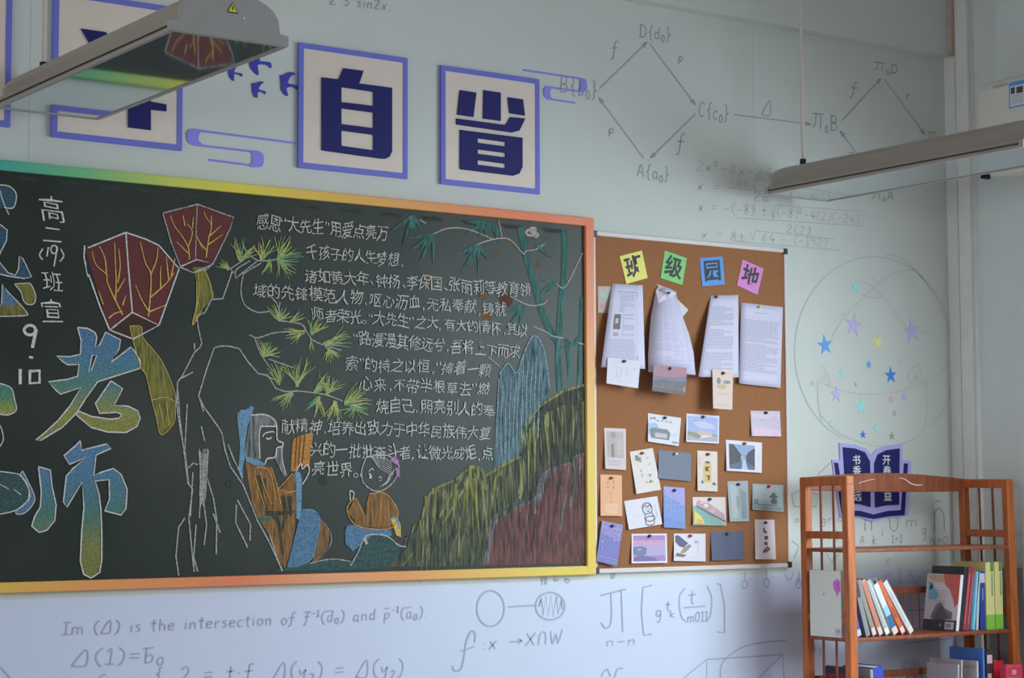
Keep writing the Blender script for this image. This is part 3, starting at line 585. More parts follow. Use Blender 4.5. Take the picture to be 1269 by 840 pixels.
RD1 = chalk('red_rock_chalk', (116, 74, 74), .60, 1); RD2 = chalk('bright_red_streak', (122, 60, 64), .46, 1); PKW = chalk('pink_white_edge', (134, 134, 136), .42, 1)
def streaks(mb, spots, mats, w0, w1, lay):
    for x, y, L, lean_ in spots:
        stroke(mb, [(x, y), (x+lean_*L*.5+random.uniform(-1.5, 1.5), y+L*.5), (x+lean_*L+random.uniform(-2, 2), y+L)], random.choice(mats), random.uniform(w0, w1), lay, taper=lambda t: 1.05-.85*t)
def f(mb):
    a = [(728, 476), (700, 484), (690, 490), (668, 505), (652, 530), (645, 560), (640, 590), (650, 620), (728, 620)]
    fill(mb, a, RK2, 1); stroke(mb, a[:6], LIME, 3, 3)
    p = M7((455, 395), (480, 300), (520, 240), (620, 200), (680, 145), (740, 160), (750, 180), (860, 120), (915, 100), (930, 150), (915, 250), (900, 300), (780, 380), (760, 500), (745, 600), (300, 605), (380, 530), (420, 450))
    fill(mb, p, RK1, 2)
    stroke(mb, M7((458, 390), (480, 300), (520, 245), (620, 203)), LIME, 3, 3); stroke(mb, M7((620, 203), (680, 148), (720, 150), (745, 175), (752, 250)), LIME, 5, 3); stroke(mb, M7((752, 185), (860, 122), (915, 102), (930, 150), (925, 240), (910, 290)), LIME, 3.5, 3)
    ridge = [(524, 640), (530, 610), (540, 602), (552, 598), (565, 594), (575, 586), (583, 580), (592, 581), (600, 586), (612, 582), (622, 577), (632, 572), (643, 568)]
    sp = [(x+random.uniform(-4, 4), y+random.uniform(2, 14), random.uniform(22, 78), random.uniform(-.12, .08)) for x, y in ridge for _ in range(5)]
    sp = [q for q in sp if q[0] < 606 or q[1]+q[2] < 650]
    streaks(mb, sp, [LIME, LIME, PALE, RK2, OLV], 1.5, 5, 3)
    for c, w in (([(583, 580), (578, 600), (560, 630), (548, 650)], 3), ([(592, 582), (598, 612), (603, 650), (604, 682)], 4), ([(575, 588), (560, 612), (545, 640)], 3), ([(570, 640), (568, 690)], 2.5), ([(645, 570), (646, 590), (643, 612)], 4), ([(618, 582), (612, 605), (610, 635)], 3), ([(500, 700), (515, 680), (522, 662)], 2)): stroke(mb, c, LIME, w, 3.4)
    streaks(mb, [(655+k*5+random.uniform(-3, 3), 528-k*2.9+random.uniform(0, 12), random.uniform(25, 75), .03) for k in range(14)]+[(652+k*4+random.uniform(-2, 2), 530-k*2.6+random.uniform(-2, 6), random.uniform(18, 60), .02) for k in range(18)], [LIME, LIME, PALE, RK2], 1.5, 5, 3)
    streaks(mb, [(505+k*9, 655+random.uniform(-6, 20), random.uniform(15, 40), -.3) for k in range(9)], [PALE, RK2], 1.5, 3.5, 3)
cpart('chalk_rock', f, 'yellow-green chalk rocks')
def f(mb):
    p = M7((745, 600), (770, 450), (780, 390), (840, 350), (980, 290), (1000, 200), (1060, 150), (1150, 125), (1165, 95), (1222, 80), (1222, 590))
    fill(mb, p, RD1, 3); stroke(mb, p[:-1], PKW, 2.6, 4)
    sp = [(x+random.uniform(-5, 5), y+random.uniform(0, 20), random.uniform(20, 70), random.uniform(-.15, .05)) for x, y in ((612, 650), (625, 638), (640, 632), (655, 625), (668, 610), (680, 590), (692, 582), (705, 578), (716, 572), (722, 570)) for _ in range(3)]
    streaks(mb, [q for q in sp if q[1]+q[2] < 696], [RD2, RD1, RD2, PKW], 1.5, 4.5, 4)
    for c, w in (([(1165, 100), (1160, 200), (1145, 330)], 4), ([(1130, 260), (1110, 360), (1095, 440)], 4), ([(1000, 210), (990, 300), (985, 360)], 4), ([(1010, 190), (1020, 230), (1000, 300)], 6), ([(1040, 165), (1010, 230)], 5), ([(800, 390), (775, 480), (760, 590)], 4), ([(870, 345), (830, 370), (800, 400)], 5), ([(1190, 100), (1185, 180)], 3), ([(930, 310), (890, 340)], 4), ([(1080, 150), (1030, 190)], 4)): stroke(mb, M7(*c), PKW, w, 5)
cpart('chalk_rock', f, 'red chalk rock in the lower right corner of the board')
# seated elder
def f(mb):
    fill(mb, M5((440, 430), (460, 410), (490, 408), (520, 385), (535, 395), (525, 430), (500, 500), (485, 600), (485, 680), (470, 740), (470, 830), (445, 760), (455, 620), (440, 480)), BLL, 2)
    fill(mb, M5((520, 440), (600, 435), (650, 465), (665, 505), (575, 505), (565, 560), (568, 700), (485, 690), (490, 600), (505, 500)), HAIR, 3)
    stroke(mb, M5((520, 440), (600, 437), (650, 465), (667, 505), (670, 580), (702, 600), (698, 620), (668, 627)), WH, 1.7, 4); stroke(mb, M5((575, 505), (665, 505)), WH, 1.5, 4); stroke(mb, M5((575, 505), (566, 560), (570, 690)), WH, 1.5, 4)
    stroke(mb, M5((585, 565), (600, 545), (640, 535), (655, 542)), WH, 1.4, 4); stroke(mb, M5((605, 572), (620, 578), (638, 568)), WH, 1.8, 4)
    fill(mb, M5((665, 630), (700, 620), (695, 690), (722, 785), (712, 800), (668, 722), (655, 690), (612, 695), (602, 722), (606, 690), (650, 682)), HAIR, 3); stroke(mb, M5((665, 630), (660, 680), (612, 692), (600, 722)), WH, 1.6, 4); stroke(mb, M5((700, 620), (698, 690), (722, 790)), WH, 1.3, 4)
    fill(mb, M6((485, 105), (580, 125), (635, 135), (665, 230), (690, 262), (765, 170), (782, 200), (785, 290), (775, 420), (770, 500), (745, 620), (715, 720), (690, 690), (620, 520), (560, 430), (520, 330)), ORA, 1)
    for c in ([(560, 180), (580, 300), (610, 380)], [(590, 200), (610, 300)], [(700, 300), (720, 400), (690, 520)], [(640, 400), (680, 470), (700, 640)], [(740, 300), (750, 420)], [(600, 400), (700, 400), (770, 390)]): stroke(mb, M6(*c), chalk('olive_rub', (92, 82, 58), .45, 1), 7, 2, taper=lambda t: 1-.6*t)
    for c in ([(540, 140), (545, 200), (600, 370)], [(635, 135), (665, 230), (690, 345)], [(675, 262), (760, 170)], [(690, 262), (730, 280), (780, 270)], [(545, 135), (610, 145), (640, 200), (660, 330)], [(570, 160), (600, 260), (640, 350)]): stroke(mb, M6(*c), chalk('bright_orange_chalk', (178, 134, 62), .7), 1.5, 4)
    fill(mb, M5((762, 580), (785, 565), (865, 540), (878, 545), (852, 740), (800, 730), (780, 765), (748, 765), (755, 640)), chalk('amber_chalk', (170, 116, 50), .75), 2)
    for c in ([(785, 565), (772, 745)], [(805, 560), (792, 730)], [(830, 555), (815, 720)]): stroke(mb, M5(*c), chalk('brown_chalk_line', (96, 66, 36), .8), 1.3, 4, sm=False)
    fill(mb, M6((770, 165), (800, 160), (812, 200), (810, 380), (800, 440), (780, 430), (780, 250)), BLL, 3)
    stroke(mb, M5((780, 765), (808, 715), (815, 750), (845, 725), (855, 760), (840, 800), (815, 840)), WH, 1.5, 4)
    fill(mb, M6((815, 380), (880, 385), (915, 430), (910, 500), (880, 640), (840, 690), (780, 715), (725, 715), (745, 640), (780, 500), (800, 420)), BLU, 3); stroke(mb, M6((815, 380), (880, 385), (915, 430), (910, 500), (880, 640), (840, 690)), BLL, 1.4, 4)
    fill(mb, M6((918, 440), (975, 510), (965, 590), (930, 660), (870, 690), (885, 620), (912, 500)), ORA, 2); stroke(mb, M6((918, 435), (978, 515), (968, 600), (870, 690)), HAIR, 1.6, 4)
    fill(mb, M6((490, 72), (560, 90), (605, 118), (580, 130), (530, 120), (488, 100)), BLL, 4); fill(mb, M6((555, 420), (640, 428), (630, 445), (570, 445)), TLC, 4)
cpart('chalk_figure', f, 'chalk elder with topknot, grey hair and beard holding an orange book')
def f(mb):
    h = M7((200, 100), (182, 150), (180, 180), (190, 220), (240, 255), (290, 245), (335, 200), (352, 140), (320, 100), (260, 85), (200, 100))
    stroke(mb, h, WH2, 1.6, 4)
    for k in range(7): stroke(mb, M7((205+k*4, 95+k), (260, 92+k*9), (320, 120+k*10)), WH2, 1.0, 4)
    for k in range(4): stroke(mb, M7((335-k*8, 150+k*8), (300-k*3, 215), (262, 235)), WH2, 1.0, 4)
    stroke(mb, M7((215, 175), (225, 190), (215, 192)), WH, 2.4, 5); stroke(mb, M7((213, 165), (225, 152), (235, 158)), WH, 1.2, 5); stroke(mb, M7((178, 175), (172, 182), (183, 188)), WH2, 1.3, 4); stroke(mb, M7((255, 195), (268, 190), (270, 205), (258, 208)), WH2, 1.2, 4)
    fill(mb, M7((305, 95), (335, 100), (352, 115), (350, 140), (328, 128)), PUR, 5); fill(mb, M7((335, 145), (355, 150), (358, 192), (342, 185)), PUR, 5)
    fill(mb, M7((215, 270), (285, 265), (335, 320), (347, 370), (305, 430), (160, 415), (115, 350), (150, 290), (175, 330), (195, 375), (200, 320)), ORA, 3); stroke(mb, M7((215, 270), (285, 265), (335, 320), (347, 370), (305, 430), (160, 415), (112, 340), (150, 290), (175, 330), (195, 375)), chalk('bright_orange_chalk', (178, 134, 62), .7), 1.4, 4)
    fill(mb, M7((110, 415), (150, 410), (200, 430), (315, 435), (320, 462), (230, 460), (180, 500), (140, 535), (105, 500), (103, 440)), BLU, 4)
    fill(mb, M7((315, 385), (345, 378), (360, 410), (362, 468), (340, 460)), YLC, 4); stroke(mb, M7((312, 390), (330, 375), (350, 400), (352, 430)), BLL, 2, 5)
    stroke(mb, M7((128, 300), (126, 255), (145, 265), (140, 290), (150, 290)), WH, 1.4, 4)
cpart('chalk_figure', f, 'chalk child with a purple hair bow and orange top')
def f(mb):
    fill(mb, M7((135, 590), (180, 510), (230, 455), (300, 465), (360, 515), (345, 570), (300, 610), (130, 620)), TL2, 2); fill(mb, M7((-230, 625), (-120, 600), (0, 575), (60, 570), (135, 590), (130, 618), (0, 622)), TL2, 2)
    stroke(mb, M7((128, 600), (160, 545), (195, 470), (235, 455), (300, 465), (350, 505), (385, 512)), WH2, 1.7, 5); stroke(mb, M7((190, 470), (205, 500)), WH2, 4, 5); stroke(mb, M7((-60, 590), (0, 575), (60, 570), (130, 582)), WH2, 1.3, 5)
cpart('chalk_rock', f, 'low teal chalk rock under the child')
def f(mb):
    for x, y, r, m in ((626, 370, 9, RED2), (598, 366, 5, ORD), (532, 345, 5, ORD), (604, 390, 8, ORD), (616, 315, 3, ORD), (667, 330, 4, ORD), (400, 595, 6, DUST), (284, 600, 5, DUST), (190, 625, 4, DUST), (530, 650, 12, DUST)):
        fill(mb, [(x+r*random.uniform(.7, 1.2)*math.cos(k*.7), y+r*random.uniform(.7, 1.3)*math.sin(k*.7)) for k in range(9)], m, 0, sm=True)
    for k in range(14):
        x = 20+k*50; y = 218+x*.0985; fill(mb, [(x, y-2), (x+25, y+.4), (x+30, y+5), (x+8, y+4)], DUST, 0)
tag(cpart('chalk_smudge', f), kind='stuff')

# ------------------------------------------------------------------ glyphs from the built-in font (Chinese lettering)
GC = {}
def glyph(ch, offset=0, res=2):
    key = (ch, offset)
    if key in GC: return GC[key]
    if offset and len(glyph(ch, 0)[1]) == 0: offset = 0
    cu = bpy.data.curves.new('t', 'FONT'); cu.body = ch; cu.fill_mode = 'FRONT'; cu.offset = offset; cu.resolution_u = res; cu.size = 1
    cu.align_x = 'CENTER'
    ob = bpy.data.objects.new('t', cu); COL.objects.link(ob)
    dg = bpy.context.evaluated_depsgraph_get(); me = ob.evaluated_get(dg).to_mesh()
    v = [tuple(q.co) for q in me.vertices]; fc = [tuple(p.vertices) for p in me.polygons]
    ob.evaluated_get(dg).to_mesh_clear(); bpy.data.objects.remove(ob); bpy.data.curves.remove(cu)
    if v:
        y0, y1 = min(q[1] for q in v), max(q[1] for q in v); x0, x1 = min(q[0] for q in v), max(q[0] for q in v); 
        v = [(q[0]-(x0+x1)/2, q[1]-.33, 0) for q in v]
    if offset and len(fc) > 1.35*len(glyph(ch, 0)[1])+4: v, fc = GC[(ch, 0)]
    GC[key] = (v, fc); return GC[key]
def put(mb, ch, c, h, w, m=None, rot=0, skew=0, offset=0.0, warp=0, ax=Vector((1, 0, 0)), up=Vector((0, 0, 1)), nrm=Vector((0, -1, 0))):
    v, fc = glyph(ch, offset)
    ca, sa = math.cos(rot), math.sin(rot); out = []
    f1, f2 = random.uniform(0, 6), random.uniform(0, 6); wb = warp
    for x, y, _ in v:
        x, y = x+wb*math.sin(5.5*y+f1)+wb*.5*math.sin(9*x+f2), y+wb*math.sin(5*x+f2)
        x, y = x*w+skew*y*h, y*h
        out.append(c+ax*(x*ca-y*sa)+up*(x*sa+y*ca))
    mb.mesh(out, fc, m)
random.seed(3)
def cjk_line(mb, text, p0, p1, h, m, Y, jitter=1.5, offset=-.005):
    a, b = at(*p0, Y), at(*p1, Y); n = len(text)
    wts = [(.45 if c in ',。、“”.' else 1) for c in text]; tot = sum(wts)-wts[0]/2-wts[-1]/2
    hm = h*mpp(*p0, Y); pos = 0; prev = None
    for c, w in zip(text, wts):
        if prev is not None: pos += (prev+w)/2
        prev = w; t = pos/tot
        q = a.lerp(b, t)+Vector((0, 0, random.uniform(-.05, .05)*hm*jitter))
        hh = hm*random.uniform(.94, 1.14)
        put(mb, c, q, hh, min(hh*1.05, (b-a).length/tot*1.05 if w == 1 else hh), m, rot=random.uniform(-.05, .07)*jitter, skew=random.uniform(-.05, .12)*jitter, offset=offset, warp=.045)
YT = YC-.0022
LINES = [('感恩“大先生”用爱点亮万', (326, 275), (474, 291), 21), ('千孩子的人生梦想,', (387, 313), (498, 323), 19), ('诸如黄大年、钟扬、李保国、张丽莉等教育领', (385, 342), (651, 360), 19),
         ('域的先锋模范人物,呕心沥血,无私奉献,铸就', (322, 360), (620, 384), 19), ('师者荣光。“大先生”之大,有大的情怀,其以', (394, 390), (648, 410), 18), ('“路漫漫其修远兮,吾将上下而求', (441, 420), (638, 437), 18.5),
         ('索”的持之以恒,“捧着一颗', (436, 451), (601, 459), 19), ('心来,不带半根草去”燃', (454, 477), (599, 483), 18.5), ('烧自己,照亮别人的奉', (474, 503), (606, 509), 19), ('献精神,培养出致力于中华民族伟大复', (357, 528), (601, 537), 19),
         ('兴的一批批奋斗者,让微光成炬,点', (392, 558), (604, 563), 19), ('亮世界。', (395, 582), (441, 585), 19)]
m_txt = chalk('lettering_chalk', (150, 158, 152), .95)
for tx, p0, p1, h in LINES:
    mb = MB(); cjk_line(mb, tx, p0, p1, h, m_txt, YT); mb.build('chalk_text', None, bb)
mb = MB()
for ch, y, h in (('高', 261, 34), ('二', 292, 26), ('班', 350, 27), ('宣', 387, 30)):
    put(mb, ch, at(65, y, YT), h*mpp(65, y), h*mpp(65, y)*1.0, WH, rot=.07, offset=-.006, warp=.05)
stroke(mb, [(53, 308), (49, 316), (53, 322)], WH, 1.8); stroke(mb, [(75, 308), (79, 317), (74, 324)], WH, 1.8); stroke(mb, [(60, 306), (58, 318)], WH, 1.9); stroke(mb, ell(67, 309, 4, 5, 0, 361, 40), WH, 1.9); stroke(mb, [(71, 306), (67, 330)], WH, 1.9)
mb.build('chalk_text', None, bb)
mb = MB()
stroke(mb, ell(37, 409, 7, 6, 0, 361, 30), WH, 3.6); stroke(mb, [(45, 408), (40, 431)], WH, 4.2, sm=False); stroke(mb, [(36, 442.5), (41, 443)], WH, 3, sm=False)
stroke(mb, [(25, 457), (25, 476)], WH, 4.2, sm=False); stroke(mb, [(37, 459), (37, 475), (49, 474), (49, 459), (36, 460)], WH, 3.8, sm=False)
mb.build('chalk_text', None, bb)

# ------------------------------------------------------------------ things fixed to the wall: panels, birds, clouds, book emblem, stars
m_blue = mat('periwinkle_acrylic', (80, 88, 156), .5, spec=.3); m_navy = mat('navy_acrylic', (20, 22, 74), .55, spec=.25); m_cream = mat('cream_panel_face', (160, 158, 148), .45, noise=.02); m_lil = mat('lilac_acrylic', (128, 132, 192), .4)
def slab(mb, outer, y0, y1, m=None, holes=()):
    """solid cut-out between depth y0 (wall) and y1 (front) from pixel outline"""
    F = [at(x, y, y1) for x, y in outer]; H = [[at(x, y, y1) for x, y in h] for h in holes]
    mb.poly(F, H, m)
    for loop in [F]+H:
        n = len(loop)
        for i in range(n):
            a, b = loop[i], loop[(i+1) % n]
            mb.face([a, b, Vector((b.x, y0, b.z)), Vector((a.x, y0, a.z))], m)
def panel(quad, label, glyphs):
    q = [at(x, y, -.012) for x, y in quad]; x0 = (q[0].x+q[3].x)/2; x1 = (q[1].x+q[2].x)/2; z1 = (q[0].z+q[1].z)/2; z0 = (q[2].z+q[3].z)/2; bw = .018
    e = empty('character_panel', ((x0+x1)/2, 0, z0), label, 'wall panel', 'large character panels above the blackboard')
    mb = MB(); mb.box((x0+.004, -.010, z0+.004), (x1-.004, 0, z1-.004)); face = mb.build('panel_face', m_cream, e)
    mb = MB()
    for a, b in (((x0, z0), (x1, z0+bw)), ((x0, z1-bw), (x1, z1)), ((x0, z0+bw), (x0+bw, z1-bw)), ((x1-bw, z0+bw), (x1, z1-bw))): mb.box((a[0], -.012, a[1]), (b[0], 0, b[1]))
    mb.build('panel_border', m_blue, e)
    mb = MB()
    for g, h in glyphs: slab(mb, g, -.010, -.015, None, h)
    mb.build('character', m_navy, face); return e
P1 = Z(3.34, 340, 0); P0 = Z(3.34, 0, 0)
panel([(370.8, 52.4), (505.6, 71.9), (505, 222), (370, 206.6)], 'square cream panel with blue border reading 自 in navy', [(P1((198, 320), (268, 328), (288, 282), (370, 293), (352, 345), (488, 363), (488, 625), (478, 648), (460, 657), (440, 656), (198, 622)),
      [P1((278, 360), (412, 380), (412, 438), (278, 422)), P1((278, 448), (412, 466), (412, 530), (278, 513)), P1((278, 540), (412, 558), (412, 622), (278, 603))])])
panel([(547.2, 80.2), (669.3, 98.8), (668.4, 240.4), (546.6, 227.5)], 'square cream panel with blue border reading 省 in navy, rightmost panel', [(P1((770, 373), (837, 383), (825, 484), (759, 474)), ()), (P1((868, 373), (938, 383), (938, 500), (866, 490)), ()), (P1((968, 402), (1030, 411), (1038, 478), (975, 468)), ()),
      (P1((755, 490), (960, 517), (978, 484), (1040, 490), (1015, 540), (985, 548), (755, 515)), ()),
      (P1((770, 537), (1028, 570), (1028, 690), (1015, 718), (990, 727), (770, 700)), [P1((842, 572), (958, 588), (958, 606), (842, 590)), P1((842, 618), (958, 633), (958, 651), (842, 636)), P1((842, 662), (958, 678), (958, 696), (842, 681))])])
panel([(65.3, -13.2), (226.9, 10), (226.3, 188), (65.6, 168)], 'square cream panel with blue border half hidden behind the near hanging lamp', [(P0((337, 118), (440, 133), (470, 190), (385, 200)), ()), (P0((533, 300), (625, 312), (625, 420), (690, 432), (690, 460), (625, 453), (625, 538), (533, 527)), ())])
panel([(-145, -40), (13.5, -17), (15, 160), (-145, 138)], 'cream panel with blue border cut by the left edge of the picture', [(P0((-300, 60), (-100, 80), (-100, 330), (-300, 310)), ())])
V4 = Z(6.345, 180, 0)
for pts, lab in ((V4((1060, 590), (1085, 590), (1120, 570), (1160, 568), (1180, 585), (1145, 600), (1125, 640), (1130, 655), (1195, 672), (1200, 705), (1165, 685), (1130, 685), (1112, 700), (1125, 752), (1095, 740), (1070, 700), (1068, 640)), 'navy flying bird cut-out touching the panel reading 自, rightmost bird'),
                 (V4((840, 655), (870, 652), (905, 640), (935, 645), (915, 660), (895, 690), (900, 705), (945, 718), (945, 740), (915, 722), (885, 728), (885, 765), (860, 760), (845, 720)), 'small navy flying bird cut-out, lowest of the four birds'),
                 (V4((820, 490), (860, 440), (900, 410), (930, 420), (905, 450), (905, 480), (985, 490), (990, 535), (955, 510), (900, 505), (885, 520), (893, 588), (860, 570), (830, 530)), 'navy flying bird cut-out with spread wings just below the lamp edge, highest bird'),
                 (V4((655, 540), (680, 510), (720, 500), (715, 530), (700, 560), (705, 568), (760, 578), (762, 602), (735, 585), (700, 585), (700, 635), (675, 618), (658, 580)), 'navy flying bird cut-out partly behind the lamp edge, leftmost bird')):
    mb = MB(); slab(mb, smooth_pts(list(pts)+[pts[0]], 3)[:-1], 0, -.004); tag(mb.build('bird_cutout', mat('bird_acrylic', (40, 44, 130), .4)), lab, 'wall decoration', 'bird cut-outs on the wall')
def wline(mb, a, b, w): 
    d = Vector((b[0]-a[0], b[1]-a[1])).normalized(); n = Vector((-d.y, d.x))*w/2
    slab(mb, [(a[0]-n.x, a[1]-n.y), (b[0]-n.x, b[1]-n.y), (b[0]+n.x, b[1]+n.y), (a[0]+n.x, a[1]+n.y)], 0, -.003)
mb = MB(); wline(mb, P0((800, 537))[0], P0((1225, 592))[0], 2.4); wline(mb, P0((805, 599))[0], P0((1065, 629))[0], 2.4); wline(mb, P0((865, 661))[0], P0((1065, 687))[0], 2.4)
slab(mb, smooth_pts(P0((800, 532), (835, 538), (825, 555), (822, 580), (840, 603), (800, 600), (780, 585), (775, 560), (780, 540), (800, 532)), 3)[:-1], 0, -.004)
slab(mb, smooth_pts(P0((1040, 622), (1070, 625), (1090, 640), (1092, 665), (1085, 688), (1060, 692), (1035, 688), (1045, 670), (1045, 645), (1040, 622)), 3)[:-1], 0, -.004)
tag(mb.build('cloud_cutout', m_lil2 := mat('cloud_acrylic', (98, 102, 178), .4)), 'blue S-shaped cloud line cut-out to the left of the panel reading 自', 'wall decoration')
mb = MB(); wline(mb, (648, 86.5), (721, 97.5), 2); wline(mb, (677, 107.5), (722, 113.5), 2); wline(mb, (678, 122), (713, 127.5), 2)
R3 = Z(4.42, 680, 0)
slab(mb, R3((165, 427), (195, 430), (207, 440), (211, 470), (207, 495), (190, 505), (168, 502), (175, 480), (178, 450)), 0, -.004); slab(mb, [(677, 106.3), (683.5, 108), (682, 113), (682, 118), (684, 123), (678, 122.5), (674.5, 119), (674, 110)], 0, -.004)
tag(mb.build('cloud_cutout', m_lil2), 'blue S-shaped cloud line cut-out to the right of the panel reading 省', 'wall decoration')
# open-book emblem
K = Z(4.39, 980, 540)
be = empty('book_emblem', tuple(at(1082, 640)), 'navy and lilac open-book wall emblem behind the bookcase top reading 书香致远 开卷有益', 'wall decoration')
mb = MB(); slab(mb, K((265, 38), (350, 48), (410, 70), (440, 105), (465, 75), (520, 52), (607, 42), (607, 132), (655, 135), (640, 430), (600, 442), (520, 445), (450, 468), (380, 445), (270, 440), (225, 130), (270, 130)), 0, -.006); mb.build('backing', m_lil, be)
mb = MB()
slab(mb, K((285, 62), (350, 68), (405, 90), (432, 140), (435, 388), (380, 372), (303, 365)), -.006, -.009); mb.build('page', m_navy, be); mb = MB(); slab(mb, K((455, 150), (475, 100), (520, 78), (593, 68), (590, 375), (520, 378), (460, 390)), -.006, -.009); mb.build('page', m_navy, be)
mb = MB(); slab(mb, K((238, 145), (258, 148), (296, 402), (380, 408), (450, 428), (530, 408), (602, 404), (618, 150), (638, 150), (620, 432), (540, 437), (450, 452), (370, 437), (280, 432)), -.006, -.009); mb.build('binding', m_navy, be)
m_w = mat('white_lettering', (186, 192, 204), .5)
for ch, x, y in (('书', 358, 133), ('香', 360, 192), ('致', 363, 262), ('远', 364, 330), ('开', 521, 133), ('卷', 524, 192), ('有', 526, 262), ('益', 528, 330)):
    mb = MB(); p = K((x, y))[0]; c = at(*p, -.0095); put(mb, ch, c, 13*mpp(*p), 11.5*mpp(*p)*1.25, m_w, offset=.012); mb.build('lettering', None, be)
SC = {'sky blue': (112, 172, 210), 'lavender': (140, 140, 192), 'blue': (70, 122, 196), 'mustard yellow': (188, 178, 112), 'strong blue': (44, 102, 182), 'pale lavender': (152, 158, 192), 'pink': (192, 132, 158), 'grey': (128, 138, 146), 'teal': (120, 172, 178), 'deep blue': (30, 88, 168), 'green': (96, 136, 116), 'pale yellow': (184, 182, 130)}
STARS = [(293, 182, 25, 'sky blue', 'topmost star on the sphere drawing'), (285, 332, 47, 'lavender', 'large star left of the yellow star'), (517, 355, 48, 'lavender', 'large star near the right side of the sphere'), (170, 412, 40, 'blue', 'large leftmost star'), (380, 400, 29, 'mustard yellow', 'only mid-sized yellow star near the sphere centre'),
         (345, 490, 17, 'blue', 'small star below the yellow star'), (472, 478, 15, 'pale lavender', 'small faint star above the big strong blue one'), (433, 533, 33, 'strong blue', 'large star just above the curved line'), (237, 524, 18, 'sky blue', 'small star left above the curved line'), (293, 570, 9, 'grey', 'tiny star on the curved line'),
         (215, 610, 30, 'lavender', 'mid-sized star under the left end of the curved line'), (314, 658, 31, 'sky blue', 'large star below the middle of the curved line'), (435, 628, 18, 'pink', 'the only pink star'), (487, 617, 18, 'lavender', 'small star just right of the pink one'), (448, 685, 13, 'grey', 'small star below the pink one'),
         (195, 727, 16, 'teal', 'small star at the lower left rim of the sphere'), (373, 748, 18, 'sky blue', 'small star above the tiny yellow one'), (322, 770, 17, 'deep blue', 'small star above the book emblem, left of the others'), (437, 776, 17, 'green', 'the only green star, above the book emblem'), (375, 795, 10, 'pale yellow', 'tiny star lowest on the sphere')]
random.seed(2)
for x, y, r, c, w in STARS:
    p = Q((x, y))[0]; ctr = at(*p, -.002); rr = r/3.23*mpp(*p)*1.06; a0 = random.uniform(-.18, .18); mb = MB()
    loop = [Vector((ctr.x+rr*(1 if k % 2 == 0 else .38)*math.sin(a0+k*PI/5), -.002, ctr.z+rr*(1 if k % 2 == 0 else .38)*math.cos(a0+k*PI/5))) for k in range(10)][::-1]
    mb.poly(loop)
    for k in range(10): a, b = loop[k], loop[(k+1) % 10]; mb.face([a, b, (b.x, 0, b.z), (a.x, 0, a.z)])
    tag(mb.build('star_sticker', mat('star_'+c.replace(' ', '_'), SC[c], .5)), '%s star sticker, %s' % (c, w), 'sticker', 'star stickers on the sphere drawing')

# ------------------------------------------------------------------ cork board
EE = (.56, .66, .66)      # this part of the wall stands in stronger light
YK = -.014
x0 = at(739.5, 500, -.02).x; x1 = at(978.5, 500, -.02).x; z1 = (at(745, 287.5, -.02).z+at(972, 307, -.02).z)/2; z0 = (at(745, 710, -.02).z+at(978, 703.5, -.02).z)/2
cb = empty('cork_board', ((x0+x1)/2, 0, z0), 'brown cork notice board in a thin white frame, right of the blackboard', 'notice board')
x0 = xr+.0008
m_cork = mat('cork', (127, 91, 58), .95, bump=.3, noise=.13, nscale=120); m_frame = mat('white_aluminium_trim', (176, 180, 176), .35)
mb = MB(); mb.box((x0+.004, YK, z0+.004), (x1-.004, 0, z1-.004)); mb.build('cork_sheet', m_cork, cb)
fw_ = .017
for a, b in (((x0, z0), (x1, z0+fw_)), ((x0, z1-fw_), (x1, z1)), ((x0, z0+fw_), (x0+fw_*.8, z1-fw_)), ((x1-fw_, z0+fw_), (x1, z1-fw_))):
    mb = MB(); mb.box((a[0], -.02, a[1]), (b[0], 0, b[1])); bevel(mb.build('frame_rail', m_frame, cb), .003)
m_blk = mat('black_plastic', (14, 15, 16), .4)
for x, z in ((x0, z0), (x1-.02, z0), (x0, z1-.022), (x1-.02, z1-.022)):
    mb = MB(); mb.box((x-.0005, -.0225, z-.0008), (x+.0205, 0, z+.0228)); bevel(mb.build('corner_cap', m_blk, cb), .003)

PINC = {'red': (150, 40, 50), 'navy': (36, 44, 100), 'black': (28, 32, 36), 'white': (170, 175, 180), 'green': (30, 90, 70), 'blue': (50, 70, 150), 'yellow': (190, 180, 60)}
def pin(parent, p, c):
    mb = MB(); p = Vector(p); mb.tube(p+Vector((0, .004, 0)), p+Vector((0, -.006, 0)), .0035, n=8); mb.tube(p+Vector((0, -.006, 0)), p+Vector((0, -.010, 0)), .0055, n=8, r2=.0048); mb.tube(p+Vector((0, -.0005, 0)), p+Vector((0, -.002, 0)), .0058, n=8)
    mb.build('push_pin', mat('pin_'+c, PINC[c], .3), parent)
def mcol(c, nm='print'): return mat('%s_ink' % nm, c, .45, noise=.20, nscale=95)
class Sheet:
    def __init__(s, quad, ytop, ybot, curve=0): s.q = [Vector(p) for p in quad]; s.a = ytop; s.b = ybot; s.c = curve
    def pt(s, u, v, off=0):      # u right, v down
        q = s.q; p = q[0]*(1-u)*(1-v)+q[1]*u*(1-v)+q[2]*u*v+q[3]*(1-u)*v
        Y = s.a+(s.b-s.a)*v-s.c*math.sin(PI*v)*.5
        r = at(p.x, p.y, Y); r.y -= off; return r
